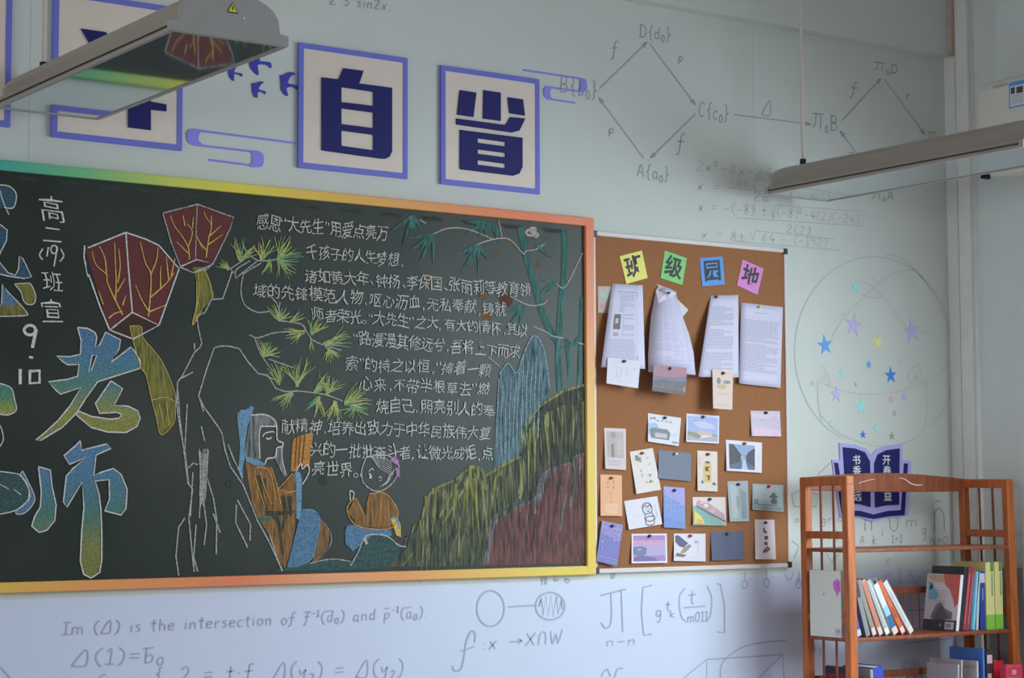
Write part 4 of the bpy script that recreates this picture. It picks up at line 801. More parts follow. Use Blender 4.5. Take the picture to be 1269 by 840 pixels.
def sheet_mesh(mb, sh, nu=2, nv=2, th=.0008, m=None):
    F = [[sh.pt(i/nu, j/nv, th) for i in range(nu+1)] for j in range(nv+1)]; Bk = [[sh.pt(i/nu, j/nv, 0) for i in range(nu+1)] for j in range(nv+1)]
    W = nu+1; V = [p for r in F for p in r]+[p for r in Bk for p in r]; N = W*(nv+1); fc = []
    for j in range(nv):
        for i in range(nu):
            a = j*W+i; fc += [(a+W, a+W+1, a+1, a), (N+a, N+a+1, N+a+W+1, N+a+W)]
    for i in range(nu): fc += [(i, i+1, N+i+1, N+i), (nv*W+i, N+nv*W+i, N+nv*W+i+1, nv*W+i+1)]
    for j in range(nv): a = j*W; fc += [(a, N+a, N+a+W, a+W), (a+nu, a+nu+W, N+a+nu+W, N+a+nu)]
    mb.mesh(V, fc, m)
def card(name, quad, label, cat, base, prints=(), texts=(), pinc='navy', pinuv=(.5, .08), ytop=YK, ybot=-.022, group=None, rough=.5):
    sh = Sheet(quad, ytop, ybot)
    o = empty(name, sh.pt(.5, 0), label, cat, group)
    mb = MB(); sheet_mesh(mb, sh); pp = mb.build('paper', mat('card_stock', base, rough), o)
    if prints or texts:
        mb = MB(); lay = 0
        for k, (col, poly) in enumerate(prints):
            off = .0012+.00025*k
            mb.poly([sh.pt(u, v, off) for u, v in poly], m=mcol(col))
        for (col, x, y, L, vert, w) in texts:      # small runs of writing: a dotted row of strokes
            n = max(2, int(L/ (w*1.5)))
            for i in range(n):
                t = i/n*L; a = (x, y+t) if vert else (x+t, y); s1 = w*random.uniform(.6, 1.1); s2 = w*random.uniform(.5, 1.0)
                cu = .5+.5*random.random()
                for q in range(2):
                    dx, dy = random.uniform(-.25, .25)*w, random.uniform(-.3, .3)*w
                    if q == 0: P = [(a[0]-s1/2+dx, a[1]+dy), (a[0]+s1/2+dx, a[1]+dy), (a[0]+s1/2+dx, a[1]+dy+w*.22), (a[0]-s1/2+dx, a[1]+dy+w*.22)]
                    else: P = [(a[0]+dx, a[1]-s2/2+dy), (a[0]+dx+w*.2, a[1]-s2/2+dy), (a[0]+dx+w*.2, a[1]+s2/2+dy), (a[0]+dx, a[1]+s2/2+dy)]
                    mb.poly([sh.pt(u, v, .0016+.00025*len(prints)) for u, v in P], m=mcol(col))
        mb.build('print', None, pp)
    if pinc: pin(pp, sh.pt(*pinuv, .002), pinc)
    return o, sh
def R(x0, y0, x1, y1): return [(x0, y0), (x1, y0), (x1, y1), (x0, y1)]
def E(cx, cy, rx, ry, n=10): return [(cx+rx*math.cos(2*PI*k/n), cy+ry*math.sin(2*PI*k/n)) for k in range(n)]
# the four heading cards
L6 = Z(4.94, 730, 280)
for ch, q, c, cn in (('班', L6((187, 185), (323, 150), (358, 318), (228, 355)), (206, 196, 92), 'yellow'), ('级', L6((463, 150), (598, 197), (570, 362), (437, 318)), (98, 178, 92), 'green'),
                     ('园', L6((678, 197), (816, 186), (830, 357), (692, 369)), (62, 128, 196), 'blue'), ('地', L6((940, 205), (1068, 262), (1030, 422), (905, 362)), (180, 112, 178), 'pink')):
    o, sh = card('letter_card', q, '%s tilted square card reading %s at the top of the cork board' % (cn, ch), 'card', c, pinc=None, ybot=YK-.002, group='heading cards on the cork board')
    a, b, d = sh.pt(0, .5), sh.pt(1, .5), sh.pt(.5, 0); ctr = sh.pt(.5, .5, .0016); ax = (b-a); up = (sh.pt(.5, 0)-sh.pt(.5, 1))
    mb = MB(); put(mb, ch, ctr, .80, .80, mat('heading_ink', (44, 46, 50), .6), ax=ax, up=up, offset=.022); mb.build('lettering', None, o)
# long typed sheets
def typed(quad, label, ytop, ybot, curve, rows, extra=None, pinc='black', pinuv=(.5, .03), base=(176, 184, 204)):
    sh = Sheet(quad, ytop, ybot, curve); o = empty('typed_sheet', sh.pt(.5, 0), label, 'paper', 'typed sheets pinned on the cork board')
    mb = MB(); sheet_mesh(mb, sh, 6, 12, .0005); pp = mb.build('paper', mat('office_paper', base, .7), o, smooth=True)
    mb = MB(); ink = mat('typed_ink', (140, 146, 160), .7)
    for v, u0_, u1_ in rows:
        u = u0_
        while u < u1_-.02:
            w = min(random.uniform(.03, .12), u1_-u)
            mb.face([sh.pt(u, v+.008, .0011), sh.pt(u+w, v+.008, .0011), sh.pt(u+w, v, .0011), sh.pt(u, v, .0011)], ink); u += w+.012
    if extra: extra(mb, sh)
    mb.build('print', None, pp)
    if pinc: pin(pp, sh.pt(*pinuv, .002), pinc)
    return o, sh
def rows(v0, v1, n, u0_, u1_): return [(v0+(v1-v0)*i/n, u0_+random.uniform(-.01, .01), u1_-random.choice([0, 0, .02, .3])) for i in range(n)]
def ex(mb, sh):
    for q, c in ((R(.18, .36, .36, .54), (70, 66, 70)), (R(.22, .41, .30, .47), (160, 156, 160)), (R(.20, .58, .33, .62), (150, 120, 130))): mb.face([sh.pt(u, v, .0015) for u, v in q][::-1], mcol(c))
    for a in (R(.2, .09, .82, .096), R(.815, .09, .83, .9)): mb.face([sh.pt(u, v, .0015) for u, v in a][::-1], mcol((96, 108, 170)))
typed([(758.5, 351.5), (796.3, 353.3), (799.3, 457), (744.8, 455)], 'typed sheet with a small dark photo and blue ruled border, leftmost of the long papers', YK-.001, -.045, .012, rows(.12, .34, 10, .3, .75)+rows(.36, .62, 12, .42, .75)+rows(.66, .94, 12, .12, .78), ex, None)
card('note_card', [(740.5, 354.5), (758, 354.8), (756, 388), (741, 387.3)], 'small pale floral card at the top left, half covered by the typed sheet', 'card', (150, 144, 134), [((134, 150, 140), R(.1, .1, .9, .5)), ((160, 120, 116), E(.4, .75, .25, .12))], pinc=None, ybot=YK-.002)
card('note_card', [(814, 352), (824, 356), (853, 384), (840, 400)], 'pale paper corner sticking out behind the folded typed sheet', 'card', (172, 176, 184), pinc=None, ybot=YK-.004)
# folded sheet: two faces meeting at a crease
def foldsheet():
    o = empty('typed_sheet', at(828, 362, -.02), 'creased typed sheet folded over at its top corner, second long paper from the left', 'paper', 'typed sheets pinned on the cork board')
    L = L6; c = lambda x, y, Y: at(*L((x, y))[0], Y)
    rowsP = [((408, 395), (470, 372), (530, 400)), ((395, 470), (500, 455), (545, 470)), ((378, 560), (520, 545), (575, 560)), ((368, 680), (540, 672), (612, 660)), ((362, 790), (560, 780), (640, 775)), ((364, 893), (520, 900), (652, 912))]
    Ys = [(YK-.004, -.030, YK-.006), (-.022, -.044, -.020), (-.028, -.052, -.026), (-.034, -.058, -.034), (-.04, -.058, -.042), (-.045, -.058, -.05)]
    V = []; 
    for (a, b, d), (ya, yb, yd) in zip(rowsP, Ys):
        pa, pb, pd = c(*a, ya), c(*b, yb), c(*d, yd); V += [pa, pa.lerp(pb, .5)+Vector((0, -.004, 0)), pb, pb.lerp(pd, .5), pd]
    W = 5; mb = MB(); mb.mesh(V, [(j*W+i, (j+1)*W+i, (j+1)*W+i+1, j*W+i+1) for j in range(5) for i in range(4)])
    p = mb.build('paper', mat('office_paper', (176, 184, 204), .7), o, smooth=True); sd = p.modifiers.new('thickness', 'SOLIDIFY'); sd.thickness = .0006
    mb = MB(); ink = mat('typed_ink', (148, 154, 172), .7)
    for i in range(34):
        t = .9+i/34*3.9; j = min(4, int(t)); fr = t-j
        def P(u):
            a = u*4; k = min(3, int(a)); g = a-k
            A_ = V[j*W+k].lerp(V[j*W+k+1], g); B_ = V[(j+1)*W+k].lerp(V[(j+1)*W+k+1], g); r = A_.lerp(B_, fr); return r+Vector((0, -.0022, 0))
        for u in (.1, .25, .4, .55, .75):
            if random.random() < .15: continue
            a, b = P(u), P(u+.12); mb.face([a+Vector((0, 0, -.0016)), b+Vector((0, 0, -.0016)), b, a], ink)
    mb.build('print', None, o)
    mb = MB(); mb.mesh([c(408, 395, YK-.006), c(433, 360, YK-.004), c(480, 392, -.034), c(425, 470, -.040), c(540, 412, -.034)], [(0, 3, 2, 1), (3, 4, 2)]); q = mb.build('folded_corner', mat('office_paper', (184, 190, 208), .7), o)
    s2 = q.modifiers.new('thickness', 'SOLIDIFY'); s2.thickness = .0006
    pin(o, c(485, 410, -.044), 'navy')
foldsheet()
typed([(880.8, 366), (914.8, 365.5), (915.3, 467.6), (865.5, 467)], 'plain typed sheet flaring out at the bottom, third long paper from the left', YK-.001, -.055, .02, rows(.14, .38, 11, .12, .85)+rows(.42, .66, 11, .12, .85)+rows(.70, .93, 11, .12, .85), None, 'black', (.18, .02))
typed([(918.2, 374.7), (970, 380.6), (967.2, 480.6), (915.8, 475)], 'dense typed sheet hanging flat against the frame, rightmost of the long papers', YK-.001, -.030, .004, rows(.10, .16, 2, .35, .65)+rows(.2, .48, 13, .08, .92)+rows(.5, .85, 16, .08, .92), None, 'yellow', (.42, .03))
S7 = Z(5.076, 730, 440); S8 = Z(5.076, 730, 570)
SKY = (120, 150, 190)
g22 = 'postcards pinned on the cork board'
def pc(q, label, base, prints=(), texts=(), pinc='navy', puv=(.5, .08), yt=YK, **k): return card('postcard', q, label, 'postcard', base, prints, texts, pinc, puv, ytop=yt, ybot=yt-.009, group=g22, **k)
DK = (70, 74, 84)
pc([(753, 443), (793.5, 447), (790.6, 481), (751.5, 475)], 'white handwritten card pinned over the foot of the leftmost typed sheet', (176, 184, 194), (), [((120, 150, 146), .3, .35, .4, True, .05), ((120, 150, 146), .42, .35, .4, True, .05), ((130, 140, 150), .6, .3, .35, True, .05), ((180, 120, 120), .85, .3, .1, True, .05)], 'black', yt=-.048)
pc([(809.8, 451.8), (850.8, 455.8), (849.6, 489.8), (807.8, 484.3)], 'dark sunset city photo card under the folded typed sheet', (74, 68, 84), [((130, 92, 104), [(0, 0), (1, .0), (1, .3), (.5, .42), (0, .38)]), ((88, 84, 116), [(0, .38), (.5, .42), (1, .3), (1, .52), (0, .6)]), ((66, 66, 72), [(0, .6), (.3, .5), (.6, .56), (1, .5), (1, .85), (0, .9)]), ((100, 76, 62), [(0, .78), (1, .8), (1, .86), (0, .84)]), ((150, 120, 90), R(.92, .7, .96, .9)), ((140, 104, 76), R(.55, .68, .6, .74)), ((140, 104, 76), R(.3, .72, .34, .76))], (), 'navy', yt=-.062)
pc([(882.7, 457.7), (908.3, 459.7), (907.3, 507.6), (883.7, 506)], 'tall cream card with a small ink landscape, under the third typed sheet', (178, 170, 158), [((100, 106, 104), E(.3, .28, .1, .09)), ((112, 118, 112), E(.7, .3, .2, .05)), ((160, 146, 116), E(.45, .42, .25, .07)), ((190, 150, 110), E(.35, .38, .06, .03))], [((130, 130, 128), .2, .6, .6, False, .04), ((140, 138, 134), .2, .9, .65, False, .04)], 'black', yt=-.060)
pc([(802.9, 511.9), (843.9, 517.8), (840.9, 552.7), (802.9, 547)], 'white card printed with a grey temple gate beneath hand lettering', (178, 186, 192), [((120, 160, 186), [(.0, .35), (.25, .3), (.4, .55), (0, .75)]), ((88, 96, 100), [(.05, .55), (.15, .48), (.6, .48), (.7, .58), (.68, .85), (.1, .85)]), ((150, 156, 158), R(.22, .64, .6, .8)), ((96, 104, 106), R(.15, .6, .65, .63)), ((120, 130, 156), R(.78, .86, .96, .93))], [((92, 100, 110), .07, .16, .2, False, .1), ((92, 100, 110), .3, .2, .5, False, .07), ((130, 140, 150), .7, .65, .25, False, .04)], 'black')
pc([(850.6, 512.3), (891.2, 515.3), (890.8, 549.7), (850.2, 547.4)], 'photo card of a pale building under a blue sky', (176, 184, 196), [((124, 146, 190), R(.05, .08, .95, .7)), ((158, 164, 190), [(.2, .3), (.5, .22), (.85, .35), (.9, .5), (.4, .5)]), ((160, 150, 138), [(.3, .72), (.32, .58), (.4, .52), (.48, .6), (.75, .56), (.8, .72)]), ((104, 118, 84), [(.05, .62), (.3, .66), (.46, .76), (.4, .86), (.05, .74)]), ((140, 142, 150), [(.05, .76), (.4, .86), (.95, .72), (.95, .93), (.05, .92)]), ((120, 120, 130), R(.8, .68, .94, .76))], (), 'navy')
pc([(929.8, 508.8), (966.4, 509.3), (967.8, 540.9), (931.5, 540)], 'pale pink and lilac sky card near the right frame', (166, 164, 182), [((182, 168, 182), [(.03, .6), (1, .75), (1, 1), (.03, 1)]), ((176, 170, 186), R(.03, .1, .97, .3))], [((110, 120, 120), .35, .38, .12, False, .05), ((120, 124, 130), .7, .25, .2, False, .04)], 'black')
pc([(748.5, 530), (775.5, 531.2), (775.7, 582.2), (750, 580.8)], 'tall card with a faint brown ink painting beside the left frame', (172, 168, 168), [((142, 140, 136), R(.12, .08, .88, .72)), ((126, 118, 116), E(.4, .18, .12, .09)), ((118, 84, 74), [(.3, .4), (.42, .36), (.45, .7), (.32, .7)]), ((150, 148, 142), [(.55, .3), (.8, .2), (.8, .65), (.55, .62)])], [((150, 150, 156), .15, .8, .7, False, .05), ((150, 150, 156), .15, .88, .6, False, .05)], None)
pc([(780.2, 559.8), (808.8, 554.9), (819, 606.8), (788.7, 612)], 'cream card tilted left with coloured brush lettering and a plant sketch', (182, 184, 178), [((80, 110, 90), E(.3, .2, .14, .05)), ((90, 96, 80), E(.25, .14, .08, .04)), ((110, 130, 116), E(.38, .26, .06, .03))], [((170, 110, 120), .7, .2, .3, True, .07), ((100, 150, 170), .35, .48, .25, True, .08), ((96, 120, 90), .65, .6, .3, True, .12), ((150, 120, 90), .5, .78, .35, False, .06)], 'red')
pc([(816, 557.6), (856.5, 561.2), (856, 596.2), (815.7, 592.7)], 'slate blue card with faint white line writing, middle of the cork board', (78, 92, 108), (), [((110, 124, 138), .1, .62, .75, False, .05), ((106, 120, 134), .1, .75, .8, False, .05)], 'white')
pc([(864, 558.2), (888.8, 559.6), (889.2, 609), (864.4, 607.8)], 'cream card with black brush characters on a yellow scroll', (180, 178, 168), [((172, 152, 92), R(.3, .3, .68, .78)), ((64, 60, 50), E(.5, .28, .14, .03)), ((40, 38, 34), [(.38, .4), (.62, .38), (.5, .46), (.62, .5), (.4, .5)]), ((40, 38, 34), [(.4, .62), (.62, .6), (.58, .72), (.48, .74), (.54, .66)]), ((60, 84, 92), [(.16, .8), (.24, .72), (.3, .82)]), ((60, 84, 92), [(.72, .84), (.8, .76), (.94, .84)])], [((100, 110, 120), .1, .2, .25, True, .05)], 'black')
pc([(899.4, 544.8), (944.1, 548.4), (943.8, 585.8), (900.4, 583.2)], 'white-bordered photo card of a dark canal town street', (184, 190, 200), [((112, 136, 168), R(.08, .12, .80, .92)), ((40, 46, 56), [(.08, .12), (.2, .12), (.42, .45), (.4, .7), (.08, .8)]), ((44, 50, 62), [(.8, .2), (.62, .35), (.55, .5), (.56, .68), (.8, .82)]), ((66, 80, 104), [(.08, .8), (.4, .68), (.56, .68), (.8, .82), (.8, .92), (.08, .92)]), ((150, 168, 196), [(.46, .6), (.52, .6), (.6, .92), (.42, .92)]), ((156, 150, 130), R(.4, .5, .47, .58))], [((130, 136, 150), .9, .4, .3, True, .04)], 'red')
pc([(743.8, 587.7), (770.4, 588.7), (771, 639.3), (744.2, 639)], 'peach-orange card with faint brown writing against the left frame', (188, 146, 104), [((192, 154, 116), R(.2, .7, .8, .95))], [((156, 100, 84), .35, .18, .25, True, .08), ((140, 96, 84), .6, .16, .3, True, .1), ((146, 110, 96), .5, .45, .3, True, .06)], 'red')
o, sh = pc([(773.3, 620.8), (814.3, 614.7), (820.6, 649.4), (779.3, 656.3)], 'white card with a black outline sketch of a girl in a dress', (178, 186, 196), (), [((150, 156, 166), .22, .55, .2, False, .04), ((110, 120, 130), .88, .3, .45, True, .04)], None)
mb = MB()
for c in ([(.58, .18), (.5, .3), (.52, .5), (.6, .56), (.74, .52), (.78, .36), (.72, .2), (.58, .18)], [(.52, .34), (.6, .24), (.64, .34), (.72, .26), (.77, .36)], [(.56, .55), (.52, .7), (.54, .86)], [(.74, .53), (.8, .68), (.82, .8)], [(.52, .72), (.62, .66), (.74, .66), (.8, .7)], [(.56, .72), (.54, .93), (.76, .95), (.78, .74)], [(.58, .8), (.66, .84), (.76, .8)], [(.6, .38), (.6, .42)], [(.7, .38), (.7, .42)], [(.62, .47), (.66, .49), (.69, .46)]):
    P = smooth_pts(c, 3); mb.ribbon([sh.pt(u, v, .0016) for u, v in P], .0035, mcol((56, 60, 70)))
mb.build('sketch', None, o)
pc([(822, 602.5), (848.2, 604.5), (849.2, 655.1), (822.6, 653.3)], 'tall blue to violet card with white vertical writing', (96, 124, 178), [((124, 128, 182), [(0, 0), (1, 0), (1, .45), (0, .2)]), ((84, 112, 170), [(0, .75), (1, .85), (1, 1), (0, 1)])], [((158, 176, 208), .15, .3, .3, True, .07), ((158, 176, 208), .32, .35, .35, True, .06), ((158, 176, 208), .48, .3, .42, True, .08), ((150, 168, 204), .66, .35, .35, True, .06), ((150, 168, 204), .82, .3, .35, True, .06)], 'navy')
pc([(858.3, 615.9), (898.8, 615.9), (899.8, 651.2), (859, 650.4)], 'card with a river, pink blossom bank and yellow-green boat', (178, 180, 178), [((96, 140, 134), [(.02, .3), (.3, .45), (.98, .95), (.98, .99), (.02, .99)]), ((150, 132, 138), [(.15, .1), (.5, .22), (.95, .6), (.98, .86), (.6, .62), (.1, .25)]), ((190, 176, 180), E(.4, .3, .08, .07)), ((176, 140, 150), E(.6, .48, .1, .08)), ((178, 146, 152), E(.28, .2, .08, .06)), ((80, 84, 92), [(.1, .28), (.98, .84), (.98, .9), (.1, .34)]), ((172, 176, 72), [(.02, .45), (.25, .7), (.35, .95), (.02, .95)]), ((198, 140, 60), [(.1, .78), (.28, .82), (.3, .95), (.1, .95)])], (), 'navy')
pc([(901, 596.6), (926.6, 595.6), (928, 645.8), (904.3, 646.2)], 'tall misty teal-grey card below the canal photo', (132, 152, 156), [((148, 162, 164), [(.1, .1), (.5, .1), (.45, .9), (.15, .9)]), ((112, 132, 138), [(.6, .2), (.9, .3), (.9, .95), (.7, .9)]), ((120, 138, 140), [(.4, .35), (.6, .4), (.55, .7), (.4, .65)])], [((104, 124, 130), .7, .75, .2, True, .1), ((150, 162, 160), .5, .2, .3, True, .08)], 'navy')
pc([(932.3, 599.2), (970.7, 601.1), (970.9, 634), (932.5, 631.5)], 'grey-green misty card with a small pagoda silhouette', (132, 150, 152), [((140, 160, 162), R(.05, .08, .95, .6)), ((72, 84, 92), [(.52, .5), (.68, .28), (.84, .5)]), ((72, 84, 92), [(.56, .62), (.68, .44), (.82, .62)]), ((64, 76, 84), R(.6, .6, .78, .72)), ((84, 96, 102), R(.1, .76, .8, .8)), ((96, 110, 114), [(.05, .6), (.16, .56), (.2, .78), (.05, .82)]), ((110, 126, 130), R(.05, .84, .95, .96))], (), 'red')
pc([(745.8, 644.9), (771.8, 650.2), (764.5, 701.6), (738.9, 695.1)], 'indigo-blue card tilted right with white vertical writing, bottom left corner', (92, 98, 158), [((108, 106, 158), [(0, 0), (1, 0), (1, .4), (0, .3)]), ((120, 128, 176), R(0, .12, 1, .14)), ((116, 126, 176), R(.0, .85, 1, .87)), ((116, 126, 176), R(.3, .92, 1, .94))], [((158, 168, 198), .68, .2, .38, True, .1), ((158, 168, 198), .84, .25, .3, True, .08), ((158, 168, 198), .14, .5, .28, True, .08)], 'navy', yt=-.021)
pc([(782.6, 661.4), (826.1, 661), (826.9, 697.3), (782.6, 698)], 'white-bordered photo card of a purple sunset over water', (184, 188, 200), [((122, 104, 152), R(.05, .06, .95, .93)), ((158, 122, 156), R(.05, .22, .95, .4)), ((140, 132, 172), R(.05, .4, .95, .75)), ((178, 130, 138), E(.35, .32, .05, .03)), ((80, 90, 128), [(.05, .45), (.3, .42), (.42, .5), (.4, .7), (.2, .78), (.05, .68)]), ((84, 72, 130), [(.05, .93), (.1, .8), (.3, .74), (.6, .8), (.75, .93)]), ((130, 136, 176), [(.12, .52), (.3, .5), (.2, .58)])], (), 'black')
pc([(835, 661), (874.2, 661.2), (874.2, 695.5), (835, 694.9)], 'white card with a dark blue tiled roof corner and brown eaves', (176, 184, 192), [((44, 52, 92), [(.04, .08), (.14, .06), (.45, .35), (.3, .5), (.18, .48), (.04, .3)]), ((120, 110, 106), [(.3, .5), (.48, .38), (.56, .45), (.35, .7), (.2, .72)]), ((90, 78, 76), [(.1, .7), (.4, .78), (.3, .86), (.04, .82)]), ((134, 150, 180), E(.7, .3, .06, .06))], [((120, 136, 166), .76, .3, .35, True, .05), ((140, 150, 170), .5, .86, .4, False, .03)], 'red')
pc([(880.3, 659.6), (921, 657.7), (922, 693.1), (882.3, 694.5)], 'dark slate-blue card with faint writing, bottom row of the cork board', (62, 74, 98), (), [((96, 110, 134), .2, .68, .6, False, .05), ((86, 100, 124), .1, .8, .8, False, .04)], 'green')
pc([(935.3, 643.5), (959.5, 643.9), (961.5, 693.1), (935.9, 692.9)], 'tall white card with black calligraphy and a red mark, bottom right corner', (176, 176, 176), [((50, 48, 54), [(.4, .22), (.5, .2), (.48, .26), (.6, .3), (.58, .36), (.42, .32)]), ((40, 40, 46), [(.46, .42), (.62, .4), (.66, .46), (.56, .52), (.48, .5)]), ((54, 50, 56), [(.44, .56), (.6, .56), (.62, .64), (.46, .64)]), ((120, 60, 70), [(.5, .7), (.62, .66), (.74, .74), (.6, .82), (.5, .84)]), ((60, 50, 56), [(.36, .8), (.5, .72), (.56, .76), (.42, .86)])], (), 'navy')

# ------------------------------------------------------------------ hanging lamps
EE = (.40, .46, .46)
LZ = CAMZ+1.147
m_shell = mat('lamp_shell', (112, 112, 104), .42, metal=.0, noise=.03); m_cap = mat('lamp_end_cap', (118, 124, 122), .5); m_rail = mat('lamp_rail', (118, 120, 116), .35)
m_gap = mat('dark_gap', (20, 22, 24), .6)
def glass_mat():
    m = bpy.data.materials.new('mirror_diffuser_glass'); m.use_nodes = True; b = m.node_tree.nodes['Principled BSDF']
    b.inputs['Base Color'].default_value = (.58, .64, .66, 1); b.inputs['Metallic'].default_value = .92; b.inputs['Roughness'].default_value = .05; return m
m_gl = glass_mat()
def lamp(xc, yf, yn, label, near_detail):
    e = empty('hanging_lamp', (xc, (yf+yn)/2, LZ), label, 'ceiling lamp', 'hanging lamps parallel to the side walls')
    w = .165; hgt = .120
    def prof(k, inset=0):      # arch profile from left to right
        pts = [(-w+inset, .0), (-w+inset, .026), (-w+.022, .03)]
        n = 12
        for i in range(n+1):
            a = PI-PI*i/n; pts.append(((w-.024)*math.cos(a)*(1 if True else 1), .03+(hgt-.03)*math.sin(a)**.72))
        pts += [(w-.022, .03), (w-inset, .026), (w-inset, .0)]
        return pts
    # shell (extruded arch, open below)
    P = prof(0, .004); V = [Vector((xc+x, y, LZ+z)) for y in (yn+.018, yf-.018) for x, z in P]; n = len(P)
    mb = MB(); mb.mesh(V, [(i, i+1, n+i+1, n+i) for i in range(n-1)]); sh = mb.build('shell', m_shell, e); sd = sh.modifiers.new('t', 'SOLIDIFY'); sd.thickness = .0015; sd.offset = -1
    for p in sh.data.polygons: p.use_smooth = False
    for yy, sgn in ((yn, 1), (yf, -1)):
        P = prof(0); V = [Vector((xc+x, y, LZ+z-.001)) for y in (yy, yy+.02*sgn) for x, z in P]
        mb = MB(); mb.mesh(V, [tuple(range(n)) if sgn > 0 else tuple(range(n))[::-1], tuple(range(n, 2*n))[::-1] if sgn > 0 else tuple(range(n, 2*n))]+[((i, n+i, n+(i+1) % n, (i+1) % n) if sgn > 0 else (i, (i+1) % n, n+(i+1) % n, n+i)) for i in range(n)])
        c = bevel(mb.build('end_cap', m_cap, e), .003)
        if sgn > 0: capn = c
    mb = MB()
    for s in (-1, 1): mb.box((xc+s*(w-.007)-.006, yn+.018, LZ-.002), (xc+s*(w-.007)+.006, yf-.018, LZ+.006))
    mb.build('side_rail', m_rail, e)
    mb = MB()
    for s in (-1, 1): mb.box((xc+s*(w-.0035)-.0022, yn+.02, LZ+.0115), (xc+s*(w-.0035)+.0012, yf-.02, LZ+.0150))
    mb.build('groove', m_gap, e)
    mb = MB(); mb.box((xc-w+.012, yn+.016, LZ+.001), (xc+w-.012, yf-.016, LZ+.004)); mb.build('glass_cover', m_gl, e)
    for y, xr_ in ((yn+.02, xc+.06 if xc > 4 else xc-.05), (yf-.095, xc-.05)):
        mb = MB(); mb.tube((xr_, y, LZ+hgt-.004), (xr_, y, LZ+hgt+.014), .012, n=12); mb.build('rod_socket', m_gap, e)
        mb = MB(); mb.tube((xr_, y, LZ+hgt+.01), (xr_, y, CEIL), .0065, n=10); mb.build('hanging_rod', mat('painted_rod', (150, 152, 144), .4), e)
    if near_detail:
        mb = MB(); y = yn-.0012; cx = xc+.004; cz = LZ+.076; s = .0155
        tri = lambda s, y: [(cx-s, y, cz-s*.8), (cx+s, y, cz-s*.8), (cx, y, cz+s)]
        mb.face(tri(s, y), mat('sign_black', (20, 20, 16), .5)); mb.face(tri(s*.78, y-.0004), mat('sign_yellow', (210, 190, 40), .5))
        k = s*.5; bolt = [(cx+.15*k, cz+.8*k), (cx-.45*k, cz-.1*k), (cx-.05*k, cz-.05*k), (cx-.25*k, cz-1.0*k), (cx+.5*k, cz+.05*k), (cx+.1*k, cz+.05*k), (cx+.4*k, cz+.8*k)]
        mb.poly([(a, y-.0008, b) for a, b in bolt], m=mat('sign_black', (20, 20, 16), .5)); mb.build('warning_sticker', None, capn)
        mb = MB(); mb.tube((xc+.036, yn+.001, LZ+.055), (xc+.036, yn-.003, LZ+.055), .003, n=10); mb.build('rivet', mat('rivet', (190, 192, 188), .3), capn)
    return e
lamp(2.236, -.10, -1.30, 'grey arched classroom lamp, near one at upper left, reflecting the chalkboard in its glass', True)
lamp(5.268, -.125, -1.385, 'grey arched classroom lamp hung by a thin rod, at right before the corner', True)

# ------------------------------------------------------------------ air conditioner on the right-hand wall
ac = empty('air_conditioner', (RX, -.8, CAMZ+1.1), 'white wall air conditioner at the top right corner with a blue energy label', 'air conditioner')
AX = RX-.20
def axp(px, py):      # point on the front face of the unit
    d = ray(px, py); t = AX/d.x; return CPOS+d*t
ztp, zbt = axp(1212, 103).z, axp(1250, 211).z; yl = axp(1212.5, 140).y
prof = [(RX, ztp), (AX+.03, ztp), (AX+.008, ztp-.012), (AX, ztp-.035), (AX, zbt+.07), (AX+.02, zbt+.025), (AX+.07, zbt), (RX, zbt+.01)]
mb = MB(); n = len(prof); V = [Vector((x, y, z)) for y in (yl, yl-.85) for x, z in prof]
mb.mesh(V, [tuple(range(n)), tuple(range(n, 2*n))[::-1]]+[(i, n+i, n+(i+1) % n, (i+1) % n) for i in range(n)]); bevel(mb.build('casing', mat('appliance_white', (158, 164, 158), .35), ac), .006)
mb = MB(); mb.box((AX+.012, yl-.80, zbt+.012), (AX+.05, yl-.05, zbt+.03)); mb.build('air_flap', mat('flap_grey', (140, 146, 142), .4), ac)
def facequad(mb, x0, y0, x1, y1, off, m):
    P = [axp(x0, y0), axp(x1, y0-(x1-x0)*.24), axp(x1, y1-(x1-x0)*.24), axp(x0, y1)]
    mb.face([(AX-off, p.y, p.z) for p in P], m)
mb = MB(); BLs = mat('label_blue', (52, 122, 176), .5)
facequad(mb, 1250.5, 103, 1280, 135, .001, BLs); facequad(mb, 1252, 107.5, 1278, 133, .0015, mat('label_white', (160, 168, 172), .5)); facequad(mb, 1253, 109, 1258, 117, .002, mat('label_ink', (50, 56, 60), .5)); facequad(mb, 1260, 108, 1268, 116, .002, mat('label_ink', (50, 56, 60), .5))
for k in range(4): facequad(mb, 1253, 119.5+k*3, 1268, 120.6+k*3, .002, mat('label_fine_print', (120, 140, 156), .5))
mb.build('energy_label', None, ac)
mb = MB()
for k, (x, w) in enumerate(((1231, 3), (1235, 2.5), (1238.5, 2.5), (1242, 2.5), (1245.5, 3))):
    facequad(mb, x, 106.5-(x-1231)*.24, x+1, 110.5-(x-1231)*.24, .001, mat('logo_grey', (118, 138, 132), .4)); facequad(mb, x, 106.5-(x-1231)*.24+(k % 2)*1.6, x+w, 107.5-(x-1231)*.24+(k % 2)*1.6, .001, mat('logo_grey', (118, 138, 132), .4))
mb.build('brand_mark', None, ac)
mb = MB(); d = ray(1219, 217); P = CPOS+d*((RX-.03)/d.x); mb.box((P.x-.01, P.y-.008, P.z-.014), (P.x+.035, P.y+.008, P.z+.012)); tag(mb.build('wall_clip', m_blk), 'small black clip on the wall just below the right lamp', 'clip')

